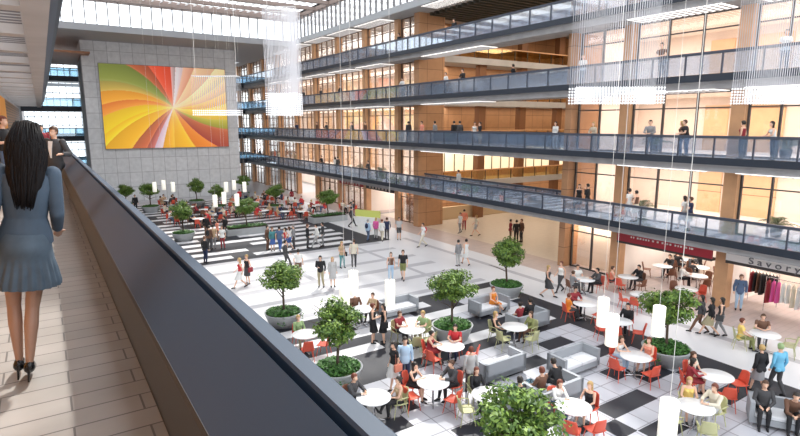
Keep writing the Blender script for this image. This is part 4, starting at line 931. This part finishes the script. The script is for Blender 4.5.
# ---- people along the walkways (x on the deck, leaning over or passing)
wl = [ # level, screen x via world y, pose, fem, facing world, top, bottom, hair
 (2, 'A', 31.38, 'stand', 0, 200, ('long', 'lgrey'), ('trousers', 'grey'), ('short', 'brunette')), (2, 'A', 20.49, 'stand', 1, 300, ('tank', 'black'), ('skirt', 'black'), ('long', 'brunette')), (2, 'A', 19.86, 'phone', 0, 200, ('long', 'black'), ('trousers', 'charcoal'), ('short', 'dark')),
 (2, 'A', 17.16, 'stride', 0, 90, ('short', 'white'), ('shorts', 'white'), ('short', 'dark')), (2, 'A', 16.81, 'stand', 1, 90, ('tank', 'brown'), ('skirt', 'cream'), ('short', 'dark')), (2, 'A', 14.21, 'stride', 1, 90, ('short', 'white'), ('skirt', 'lgrey'), ('long', 'dark')), (2, 'A', 13.83, 'phone', 1, 200, ('short', 'navy'), ('skirt', 'cream'), ('short', 'brunette')),
 (2, 'A', 44.28, 'lean', 0, 270, ('long', 'charcoal'), ('trousers', 'black'), ('short', 'dark')), (2, 'A', 52.09, 'stride', 1, 90, ('long', 'white'), ('skirt', 'lgrey'), ('long', 'dark')), (2, 'A', 51.38, 'stand', 0, 200, ('long', 'charcoal'), ('trousers', 'black'), ('short', 'dark')), (2, 'A', 54.55, 'lean', 0, 270, ('long', 'black'), ('trousers', 'black'), ('short', 'dark')),
 (2, 'A', 64.37, 'lean', 1, 270, ('short', 'white'), ('skirt', 'white'), ('short', 'dark')), (2, 'A', 70.37, 'stand', 0, 270, ('long', 'coral'), ('trousers', 'grey'), ('short', 'dark')), (2, 'A', 68.51, 'stand', 1, 270, ('long', 'cream'), ('trousers', 'grey'), ('short', 'dark')), (2, 'A', 74.72, 'lean', 0, 270, ('long', 'black'), ('trousers', 'black'), ('short', 'dark')), (2, 'A', 78.17, 'stand', 0, 270, ('long', 'brown'), ('trousers', 'black'), ('short', 'dark')), (2, 'A', 62.77, 'stand', 0, 270, ('long', 'tan'), ('trousers', 'black'), ('short', 'dark')),
 (3, 'A', 19.38, 'lean', 1, 270, ('long', 'beige'), ('trousers', 'tan'), ('long', 'blond')), (3, 'A', 22.35, 'phone', 1, 270, ('long', 'white'), ('trousers', 'white'), ('long', 'dark')), (3, 'A', 16.06, 'lean', 0, 300, ('long', 'grey'), ('trousers', 'charcoal'), ('short', 'dark')), (3, 'A', 14.62, 'stand', 1, 200, ('long', 'brown'), ('trousers', 'jeans'), ('long', 'blond')), (3, 'A', 14.18, 'lean', 0, 200, ('short', 'black'), ('trousers', 'jeans'), ('short', 'brunette')),
 (3, 'A', 11.86, 'stand', 1, 90, ('tank', 'maroon'), ('trousers', 'black'), ('short', 'dark')), (3, 'A', 10.49, 'lean', 1, 200, ('tank', 'white'), ('trousers', 'black'), ('long', 'dark')), (3, 'A', 29.27, 'phone', 1, 250, ('long', 'black'), ('skirt', 'cream'), ('bun', 'dark')), (3, 'A', 29.91, 'stand', 1, 300, ('tank', 'white'), ('skirt', 'lgrey'), ('short', 'dark')),
 (3, 'A', 32.06, 'stand', 0, 90, ('jacket', 'black'), ('trousers', 'black'), ('short', 'dark')), (3, 'A', 31.36, 'stand', 0, 90, ('jacket', 'charcoal'), ('trousers', 'black'), ('short', 'dark')), (3, 'A', 34.56, 'stand', 0, 200, ('long', 'grey'), ('trousers', 'charcoal'), ('short', 'dark')), (3, 'A', 36.18, 'stand', 0, 270, ('short', 'coral'), ('trousers', 'grey'), ('short', 'dark')), (3, 'A', 38.21, 'stand', 0, 90, ('jacket', 'charcoal'), ('trousers', 'black'), ('short', 'dark')),
 (3, 'A', 45.73, 'stand', 0, 270, ('long', 'brown'), ('trousers', 'charcoal'), ('short', 'dark')), (3, 'A', 47.32, 'lean', 0, 270, ('long', 'charcoal'), ('trousers', 'black'), ('short', 'dark')), (3, 'A', 53.10, 'lean', 0, 270, ('long', 'charcoal'), ('trousers', 'black'), ('short', 'dark')), (3, 'A', 56.40, 'stand', 0, 270, ('long', 'brown'), ('trousers', 'black'), ('short', 'dark')), (3, 'A', 61.22, 'lean', 0, 300, ('long', 'navy'), ('trousers', 'black'), ('short', 'dark')), (3, 'A', 79.01, 'stand', 1, 270, ('long', 'tan'), ('trousers', 'black'), ('short', 'redhair')),
 (4, 'A', 26.19, 'stride', 1, 200, ('long', 'black'), ('trousers', 'charcoal'), ('short', 'dark')), (4, 'A', 30.68, 'lean', 0, 270, ('long', 'black'), ('trousers', 'black'), ('short', 'dark')), (4, 'A', 33.11, 'stand', 1, 270, ('long', 'white'), ('trousers', 'black'), ('short', 'dark')), (4, 'A', 38.52, 'lean', 1, 300, ('long', 'white'), ('trousers', 'black'), ('long', 'dark')), (4, 'A', 15.73, 'lean', 0, 270, ('short', 'brown'), ('trousers', 'black'), ('short', 'dark')), (4, 'A', 10.59, 'stand', 1, 300, ('short', 'white'), ('trousers', 'black'), ('short', 'dark')), (4, 'A', 49.73, 'lean', 0, 270, ('long', 'black'), ('trousers', 'black'), ('short', 'dark')), (4, 'A', 55.40, 'stand', 0, 270, ('long', 'charcoal'), ('trousers', 'black'), ('short', 'dark')), (4, 'A', 58.91, 'lean', 0, 270, ('long', 'charcoal'), ('trousers', 'black'), ('short', 'dark')), (4, 'A', 20.63, 'stand', 1, 300, ('short', 'white'), ('trousers', 'black'), ('short', 'blond')),
 (5, 'A', 32.26, 'stand', 0, 270, ('long', 'black'), ('trousers', 'black'), ('short', 'dark')), (5, 'A', 39.74, 'stand', 0, 270, ('long', 'black'), ('trousers', 'black'), ('short', 'dark')),
]
for lev, _, y, ps, fem, fa, tp, bt, hr in wl:
    xx = 25.62 if ps == 'lean' else 25.85 + .25 * rnd.random(); dz = R({270: -90, 90: 180 if False else 180}.get(fa, fa - 360))
    if ps == 'lean': dz = R(-90 + (fa - 270) * .6)
    person(ps, bool(fem), (xx, y, FL[lev] - .002), dz, tp, bt, hr, label=describe(tp, bt, hr, fem) + ' on the %s' % LN[lev], group='people on the right walkways')
# ---- left walkway: foreground woman, suited man and others
BC.pop(('stride_hero', True), None)
_pose = pose
def pose(name, fem=False):
    if name == 'hero':
        J = _pose('stride', True); J['knL'] = V(.075, -.06, .50); J['anL'] = V(.03, .02, .14); J['knR'] = V(-.05, .02, .50); J['anR'] = V(-.045, .13, .16)
        J['elL'] = V(.205, .06, 1.16); J['wrL'] = V(.215, -.08, .98); J['elR'] = V(-.20, .02, 1.16); J['wrR'] = V(-.20, -.16, 1.02); return J
    if name == 'suit':
        J = _pose('stand', False); J['elL'] = V(.34, .02, 1.16); J['wrL'] = V(.30, -.18, 1.16); J['knL'] = V(.06, -.08, .5); J['anL'] = V(-.02, -.12, .09); J['elR'] = V(-.26, .05, 1.14); return J
    return _pose(name, fem)
B = body('hero', True, vox=.0095, heel=True)
J = B['J']; h = J['hd']
hero = bpy.data.objects.new('person', B['me']); COL.objects.link(hero); hero.location = (-.24, 4.07, LZ + .006); hero.rotation_euler = (0, R(-6.2), R(180 - 3)); hero.scale = (.82, .90, .925)
hero.material_slots[0].link = 'OBJECT'; hero.material_slots[0].material = mat('skin_tan_legs', (.42, .25, .18), .45)
tag(hero, 'person with long black hair and slate blue skirt suit walking away in the foreground', 'person')
jm = (L(B, 'torso') & (B['fc'][:, 2] > J['pel'].z + .0) & (B['fc'][:, 2] < J['nec'].z)) | L(B, 'uarmL', 'uarmR', 'farmL', 'farmR')
for k in 'LR': jm &= np.linalg.norm(B['fc'] - np.array(J['wr' + k]), axis=1) > .03
o = kid('jacket', subset(B, jm, .017, 'jacket'), hero, mat('jacket_slate', (.055, .085, .125), .8, noise=.12, nscale=9))
# pleated skirt
s = MB(); n = 192; rows = 12; vs = []; fs = []
for r in range(rows + 1):
    t = r / rows; z = 1.02 - t * .36
    fl = 0 if t < .45 else (t - .45) / .55
    for k in range(n):
        a = 2 * PI * k / n; rip = 1 + .07 * min(1, fl * 3) * (abs(((a * 24 / (2 * PI)) % 1) - .5) * 2 - .5) ; bulge = .03 * math.sin(PI * min(1, t * 2.2)) * (math.sin(a) > 0) * math.sin(a)
        rx = .150 + .035 * min(1, t * 2.5) + .06 * fl * (1 if t < .95 else .86); ry = .125 + .045 * min(1, t * 2.5) + .045 * fl
        vs.append((rx * rip * math.cos(a), .01 + (ry * rip) * math.sin(a) + bulge, z))
for r in range(rows):
    for k in range(n): fs.append((r * n + k, r * n + (k + 1) % n, (r + 1) * n + (k + 1) % n, (r + 1) * n + k))
s.add(vs, fs); s.build('skirt', mat('skirt_slate', (.065, .095, .13), .8, noise=.15, nscale=12), hero, True)
# long hair: many strands laid as ribbons over a volume
vs = []; fs = []; ell(vs, fs, h + V(0, .028, .03), .096, .112, .112, 24, 16)
hb = MB(); hb.add(vs, fs); rr = random.Random(4)
pts = [(h + V(0, .06, .05), .095), (h + V(0, .09, -.08), .118), (h + V(0, .105, -.20), .125), (h + V(.0, .11, -.30), .105), (h + V(0.01, .115, -.40), .06), (h + V(0.02, .115, -.46), .015)]
hb.tube([p for p, _ in pts], [q for _, q in pts], 20, flat=.5)
for k in range(240):
    u = rr.uniform(-1, 1); a0 = u * .095; Ln = rr.uniform(.30, .52) if abs(u) < .75 else rr.uniform(.26, .38); ww = rr.uniform(.86, 1.06)
    p0 = h + V(a0 * .8, .05 + .05 * math.sqrt(1 - u * u), .09 + rr.uniform(-.03, .04)); ps_ = [p0]
    for q in range(1, 6):
        t = q / 5; ps_.append(h + V(u * (.10 + .05 * math.sin(t * 2.4)) * ww * (1 - .45 * t * t) + rr.uniform(-.006, .006), .085 + .085 * math.sqrt(max(0, 1 - u * u)) * (1 - .25 * t) + rr.uniform(-.006, .008), .09 - Ln * t - .02))
    hb.tube(ps_, [.006, .011, .011, .010, .008, .003], 5)
hb.build('hair', mat('hair_black_gloss', (.006, .005, .006), .6, spec=.2), hero, True)
for k in 'LR':
    an = J['an' + k]; sh = garment(B, 'shoe' + k); o = kid('shoe', sh, hero, mat('patent_black', (.012, .012, .014), .2))
    MB().tube([an + V(0, .055, -.03), an + V(0, .062, -.08), an + V(0, .06, -.135)], [.022, .009, .007], 8).build('heel', mat('patent_black', (.012, .012, .014), .2), o)
t = MB(); t.box(.19, .27, -.14, .16, .90, 1.14); t.tube([(.225, -.05, 1.14), (.17, -.03, 1.50), (.225, .1, 1.14)], .012, 6)
bag = MB(); bag.box(.26, .34, -.13, .17, .92, 1.20); bag.tube([(.29, -.05, 1.20), (.165, .03, 1.50), (.29, .12, 1.20)], .013, 6)
tag(bag.build('shoulder_bag', mat('bag_black', (.02, .02, .03), .5), None), 'black shoulder bag hanging at the left side of the woman in the foreground', 'bag')
sb = bpy.data.objects['shoulder_bag']; sb.location = hero.location; sb.rotation_euler = hero.rotation_euler; sb.scale = hero.scale
# suited man leaning at the parapet
B = body('suit', False, vox=.011)
def heroman(Bx, loc, rz, label, jk, tr, hr, hcol, shirt=None, skin=0):
    o = bpy.data.objects.new('person', Bx['me']); COL.objects.link(o); o.location = loc; o.rotation_euler = (0, 0, rz)
    o.material_slots[0].link = 'OBJECT'; o.material_slots[0].material = mat('skin_%d' % skin, SK[skin], .5); tag(o, label, 'person')
    if shirt: kid('shirt', garment(Bx, 'tank'), o, cmat(shirt))
    kid('jacket', garment(Bx, jk[0]), o, cmat(jk[1])); kid('trousers', garment(Bx, 'trousers'), o, cmat(tr)); kid('hair', garment(Bx, 'hair_' + hr), o, cmat(hcol, 'hair'))
    for k in 'LR': kid('shoe', garment(Bx, 'shoe' + k), o, cmat('black'))
    h = Bx['J']['hd']
    for s in (1, -1):
        v = []; f = []; ell(v, f, h + V(s * .030, -.083, .008), .011, .006, .006, 8, 6); e = MB(); e.add(v, f); e.build('eye', cmat('dark', 'hair'), o)
    return o
man = heroman(B, (.14, 13.2, LZ), R(-38), 'man-height person in dark charcoal suit and white shirt leaning on the blue parapet', ('jacket', 'charcoal'), 'charcoal', 'short', 'brunette')
man.scale = (.89, .89, .89); man.rotation_euler = (0, R(4), R(-38)); man['label'] = 'person in dark charcoal suit with open white shirt leaning on the blue parapet'
jj = B['J']; s = MB(); s.add([(-.055, -.128, 1.43), (.055, -.128, 1.43), (.040, -.150, 1.25), (.012, -.138, 1.06), (-.012, -.138, 1.06), (-.040, -.150, 1.25), (-.045, -.118, 1.42), (.045, -.118, 1.42), (.035, -.135, 1.25), (.02, -.122, 1.04), (-.02, -.122, 1.04), (-.035, -.135, 1.25)], [(0, 1, 2, 5), (5, 2, 3, 4), (6, 11, 8, 7), (11, 10, 9, 8), (0, 6, 7, 1), (1, 7, 8, 2), (2, 8, 9, 3), (3, 9, 10, 4), (4, 10, 11, 5), (5, 11, 6, 0)])
s.build('shirt_front', mat('shirt_white', (.95, .95, .96), .7), man)
body('phone', False); 
p = person('stand2', False, (-.74, 15.8, LZ), R(60), ('short', 'black'), ('trousers', 'jeans'), ('short', 'redhair'), label='person in black short sleeved shirt and blue jeans by the orange wall at the left edge', sc=1.02)
p = person('stand', False, (.0, 21.5, LZ), R(20), ('jacket', 'maroon'), ('trousers', 'charcoal'), ('cap', 'dark'), label='person in dark red and white top half hidden behind the foreground woman', sc=.90)
p = person('walk', True, (-.75, 33, LZ), R(10), ('long', 'pink'), ('trousers', 'charcoal'), ('short', 'redhair'), label='distant person beside the slatted brown wall on the left walkway', sc=1)
p = person('stand', True, (-.25, 27, LZ), R(0), ('long', 'grey'), ('trousers', 'charcoal'), ('long', 'greyhair'), label='distant person in grey behind the suited man on the left walkway', sc=1)
# ================================================================= SHOPS
t = thing('shop_sign', 'long dark red fascia board above the open cafe', 'sign', (26.3, 12.85, 2.35)); MB().box(0, .12, 0, 5.15, 0, .42).build('board', mat('sign_red', (.42, .03, .05), .5), t)
MB().box(.02, .5, 0, 5.15, -.12, 0).build('lower_trim', dark, t)
s = MB(); rr = random.Random(2); y = .9
while y < 4.3: s.box(-.02, 0, y, y + rr.uniform(.05, .10), .27, .36); y += rr.choice((.14, .16, .26))
s.build('lettering', white, t)
t = thing('shop_sign', 'white fascia board with large letters above the clothes shop', 'sign', (26.3, 6.9, 2.45)); MB().box(0, .10, 0, 5.3, 0, .40).build('board', mat('sign_white', (.85, .83, .82), .4), t)
MB().box(.0, .5, 0, 5.3, -.14, 0).build('lower_trim', dark, t)
fc = bpy.data.curves.new('lettering', 'FONT'); fc.body = 'Savory'; fc.size = .50; fc.extrude = .02; fo = bpy.data.objects.new('lettering', fc); COL.objects.link(fo); fc.materials.append(mat('letter_dark', (.16, .16, .18), .5))
fc.space_character = 1.55; fc.align_x = 'CENTER'
dg = bpy.context.evaluated_depsgraph_get(); me = bpy.data.meshes.new_from_object(fo.evaluated_get(dg)); bpy.data.objects.remove(fo); lo = link('lettering', me, t); lo.rotation_euler = (R(90), 0, R(-90)); lo.location = (-.02, 3.3, .04); lo.scale = (1, .85, 1)
for yy, c, lb in ((47.2, (.42, .05, .06), 'dark red'), (41.4, (.03, .03, .035), 'black')):
    t = thing('shop_sign', '%s fascia board over a far shop right of the side-hall corner pier' % lb, 'sign', (26.5, yy, 2.45)); MB().box(0, .12, 0, 5.1, 0, .40).build('board', mat('sign_' + lb[:4], c, .5), t)
    s = MB(); y = .6
    while y < 4.4: s.box(-.02, 0, y, y + rr.uniform(.2, .4), .1, .3); y += .6
    s.build('lettering', mat('sign_mark_' + lb[:4], (.5, .4, .35), .5), t)
t = thing('display_screen', 'dark framed board on the peach wall of the far shop', 'board', (32.9, 44, 1.2)); MB().box(0, .1, -1.1, 1.1, 0, 1.5).build('panel', mat('screen_dark', (.10, .06, .05), .4), t); MB().box(-.02, .0, -.9, .9, .15, 1.35).build('face', mat('screen_face', (.16, .10, .08), .4), t)
# cafe interior
for i, (x, y) in enumerate([(29.0, 16.8), (30.5, 15.5), (28.6, 14.6), (31.6, 16.9), (31.2, 13.9)]):
    PT.get((x, y, 0), 0, 'round table inside the open cafe', 'tables inside the cafe')
    for q in range(3):
        a = q * 2.1 + i; PB.get((x + .8 * math.cos(a), y + .8 * math.sin(a), 0), a - PI / 2, 'brown chair inside the open cafe', 'brown chairs inside the cafe')
        if q == 0 or (i % 2 and q == 1): person(T_, q == 1, (x + .8 * math.cos(a), y + .8 * math.sin(a), -.005), a - PI / 2, ('long', ('black', 'charcoal', 'white')[i % 3]), ('trousers', 'black'), ('short', 'dark'), label='person in %s seated inside the open cafe' % ('black', 'charcoal', 'white')[i % 3], group='people inside the cafe')
# clothes racks
for ry, cols_, nm in ((9.9, ['maroon', 'pink', 'pink', 'white', 'white', 'cream', 'white', 'white', 'pink', 'pink', 'maroon'], 'pink and white clothes'), (11.55, ['black', 'charcoal', 'black', 'black', 'charcoal', 'brown', 'black', 'maroon'], 'dark clothes')):
    xx = 27.9 if nm[0] == 'p' else 28.9
    t = thing('clothes_rack', 'metal rack with %s in the clothes shop' % nm, 'rack', (xx, ry, 0)); LR = 2.3 if nm[0] == 'p' else 1.3
    s = MB(); s.tube([(0, -LR / 2, 0), (0, -LR / 2, 1.65), (0, LR / 2, 1.65), (0, LR / 2, 0)], .02, 6); s.build('frame', chrome, t)
    for k, c in enumerate(cols_):
        y = ry - LR / 2 + .12 + k * (LR - .24) / (len(cols_) - 1); g = MB(); Lh = rr.uniform(.8, 1.15)
        g.tube([(xx, y, 1.60), (xx, y, 1.50)], .012, 5); vs = []; n = 14
        prof = [(1.52, .06, .03), (1.46, .20, .05), (1.30, .19, .055), (1.0, .20, .06), (1.52 - Lh, .24, .075)]; fs = []
        for z, a, b2 in prof:
            for q in range(n): an = 2 * PI * q / n; vs.append((xx + a * math.cos(an), y + b2 * math.sin(an) * (1 + .2 * math.sin(3 * an)), z))
        for i in range(len(prof) - 1):
            for q in range(n): fs.append((i * n + q, i * n + (q + 1) % n, (i + 1) * n + (q + 1) % n, (i + 1) * n + q))
        g.add(vs, fs); o = g.build('hanging_garment', cmat(c), None, True); tag(o, '%s garment hanging on the clothes rack' % CN_.get(c, c), 'garment', 'garments on the racks')
# green and yellow striped kiosk bench
t = thing('planter_bench', 'green and yellow striped curved bench near the far shops', 'bench', (*(23.88, 41.79), 0), R(-60))
MB().box(-1.2, 1.2, -.25, .25, 0, .45).build('seat', white, t); b = MB(); [b.box(-1.2, 1.2, .15, .27, .5 + q * .17, .58 + q * .17) for q in range(3)]; b.build('backrest', mat('bench_green', (.10, .25, .06), .5), t); MB().box(-1.3, 1.3, .10, .16, .42, 1.06).build('back_panel', mat('bench_yellow', (.65, .70, .18), .5), t)
# palms behind the glass
def mk_palm():
    rr = random.Random(8); t = thing('potted_palm', '', 'palm'); MB().lathe([(.2, 0), (.26, .4), (.22, .42), (0, .42)], n=18).build('pot', dark, t)
    s = MB()
    for k in range(16):
        a = k * 2.4; L_ = rr.uniform(.7, 1.0); el = rr.uniform(.5, 1.25); pts = []
        for q in range(8): tt = q / 7; pts.append(Vector((L_ * tt * math.cos(el) * math.cos(a) * 1.3, L_ * tt * math.cos(el) * math.sin(a) * 1.3, .42 + 1.3 * math.sin(el) * tt - .75 * tt * tt)))
        s.tube(pts, [.012] * 7 + [.004], 4)
        for q in range(1, 8):
            d = (pts[q] - pts[q - 1]).normalized(); sd = d.cross(Vector((0, 0, 1))).normalized()
            for sg in (1, -1):
                for e in (0, .5):
                    p = pts[q - 1].lerp(pts[q], e); tip = p + sd * sg * .26 + d * .14 - Vector((0, 0, .08)); w_ = d * .02; s.add([p - w_, p + w_, tip], [(0, 1, 2)])
    s.build('fronds', palm_m, t); return t
PP = Proto(mk_palm)
for lev, px_y in ((2, [10.9, 17.6, 46, 50, 55]), (3, [10.9, 17.2, 33, 45]), (2, [39.5])):
    for y in px_y: PP.get((27.9 if y != 33 else 26.2, y, FL[lev]), y, 'green potted palm behind the glass of the %s' % ('first upper floor' if lev == 2 else 'second upper floor'), 'palms behind the glass')
# ================================================================= LANTERNS AND CHANDELIERS
lant = mat('lantern_skin', (1, .97, .86), .5, emit=.5)
wire_m = mat('pale_wire', (.8, .78, .74), .5)
def mk_lantern():
    t = thing('hanging_lantern', '', 'lantern')
    MB().lathe([(.17, -.47), (.18, -.46), (.18, .46), (.17, .47)], n=28).build('shade', lant, t, True)
    MB().lathe([(.05, .47), (.05, .52), (.01, .54)], n=10).build('cap', chrome, t)
    MB().tube([(0, 0, .5), (0, 0, 17.6)], .006, 5).build('cable', wire_m, t); return t
PL = Proto(mk_lantern)
for (x, y), wh in [((8.58, 55.79), 'far left row'), ((9.63, 57.15), 'far left row'), ((10.05, 54.82), 'far left row'), ((10.87, 42.89), 'middle far row'), ((11.94, 44.26), 'middle far row'), ((14.29, 52.04), 'middle far row'), ((15.43, 53.34), 'middle far row'), ((12.47, 42.51), 'middle far row'), ((15.76, 51.07), 'middle far row'),
    ((8.29, 16.14), 'over the near tree'), ((9.35, 17.45), 'over the near tree'), ((9.85, 15.65), 'over the near tree'), ((13.40, 9.12), 'beside the man in black'), ((14.50, 10.24), 'beside the man in black'), ((15.23, 8.80), 'before the tree on the right'), ((10.04, 5.42), 'at the bottom edge')]:
    PL.get((x, y, 2.8), 0, 'pale glowing cylinder lantern hanging on a long cable, %s' % wh, 'hanging cylinder lanterns')
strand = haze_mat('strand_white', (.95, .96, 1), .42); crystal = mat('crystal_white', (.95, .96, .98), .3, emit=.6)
def chandelier(c, w, dpt, zb, zt, band, label, sp=.07, rad=.005):
    t = thing('chandelier', label, 'chandelier', (c[0], c[1], zb), -PS, 'large strand chandeliers')
    s = MB(); nx = max(2, int(w / sp)); ny = max(2, int(dpt / .35))
    for i in range(nx + 1):
        for j in range(ny):
            x = -w / 2 + w * i / nx; y = -dpt / 2 + dpt * j / max(1, ny - 1); s.box(x - rad, x + rad, y - rad, y + rad, 0, zt - zb)
    o = s.build('strands', strand, t); o['kind'] = 'stuff'
    b = MB(); rr = random.Random(1); cs = max(.09, sp); nz = int(band / cs); nc = int(w / cs)
    for j in range(ny):
        for i in range(nc + 1):
            for k in range(nz):
                x = -w / 2 + w * i / nc; y = -dpt / 2 + dpt * j / max(1, ny - 1); q = cs * .40; zc = k * cs + .03; b.add([(x - q, y, zc), (x, y - q, zc), (x + q, y, zc), (x, y + q, zc), (x, y, zc - q), (x, y, zc + q)], [(0, 1, 4), (1, 2, 4), (2, 3, 4), (3, 0, 4), (1, 0, 5), (2, 1, 5), (3, 2, 5), (0, 3, 5)])
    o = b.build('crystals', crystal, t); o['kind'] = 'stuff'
    fr = MB(); h_ = zt - zb
    fr.tube([(-w / 2, -dpt / 2, h_), (w / 2, -dpt / 2, h_), (w / 2, dpt / 2, h_), (-w / 2, dpt / 2, h_), (-w / 2, -dpt / 2, h_)], .012, 5); fr.tube([(-w / 2, 0, h_), (w / 2, 0, h_)], .012, 5); fr.build('top_frame', white, t)
    for sx in (-1, 1): MB().tube([(sx * w * .45, 0, zt - zb), (sx * w * .45, 0, 20.4 - zb)], .01, 5).build('cable', wire_m, t)
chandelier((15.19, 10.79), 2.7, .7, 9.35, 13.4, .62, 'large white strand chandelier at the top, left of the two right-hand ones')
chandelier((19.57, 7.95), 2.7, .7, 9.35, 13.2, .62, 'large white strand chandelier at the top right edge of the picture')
t1 = (9.14, 23.23); t2 = (6.66, 24.88)
chandelier(t1, 1.35, 1.1, 9.1, 13.6, 1.0, 'tall narrow misty white strand chandelier hanging before the right end of the mural wall', sp=.06, rad=.012)
chandelier(t2, 2.0, .5, 9.1, 10.8, .30, 'wide faint strand chandelier overlapping the right edge of the mural', sp=.09, rad=.006)
# ================================================================= unique labels
def unique_labels():
    dg = {}
    tops = [o for o in bpy.data.objects if o.parent is None and 'label' in o]
    for o in tops: dg.setdefault(o['label'], []).append(o)
    Mi = cam.matrix_world.inverted(); W = ['leftmost', 'second', 'third', 'fourth', 'fifth', 'sixth', 'seventh', 'eighth', 'ninth', 'tenth', 'eleventh', 'twelfth']
    def sx(o): p = Mi @ o.location; return p.x / -p.z if p.z < -.1 else 99
    for lab, os_ in dg.items():
        if len(os_) < 2: continue
        os_.sort(key=sx)
        for i, o in enumerate(os_):
            e = {1: 'st', 2: 'nd', 3: 'rd'}.get((i + 1) % 10 if (i + 1) % 100 not in (11, 12, 13) else 0, 'th')
            o['label'] = lab + (', leftmost' if i == 0 else ', rightmost' if i == len(os_) - 1 else ', %d%s from left' % (i + 1, e))
    for o in tops:
        l = o['label']
        for a, b in (('round white table, the', 'white table, the'), (' haired person', ' haired person'), ('standing ', ''), ('long white louvred', 'louvred'), (' seated in the far area', ' seated far off'), (' plastic', ''), (' armchair style', ''), (' on the first walkway above the shops', ' on the lowest walkway'), (' on the second walkway above the shops, at eye level', ' on the eye level walkway'), (' on the third walkway above the shops', ' on the third walkway'), (' on the highest walkway on the right', ' on the top walkway'), ('leafy green ', ''), ('pale glowing ', ''), (' haired', ' haired'), ('in the seating area before the mural wall', 'in the far seating area'), (' with two women on pale green chairs', ' of two women on green chairs'), (' of the couple in dark clothes before the glass front', ' before the glass front'), (' behind the near tree and the two women in black', ' behind the near tree'), ('round white ', 'white '), (' behind the couple with the pale blue shirt', ' behind the couple in pale blue'), (', the ', ' at the '), (' the ', ' ')):
            if len(l.split()) <= 16: break
            l = l.replace(a, b)
        o['label'] = l
for o in bpy.data.objects:
    for k in ('label', 'category'):
        if k in o and (o[k] is None or o[k] == ''): del o[k]
unique_labels()
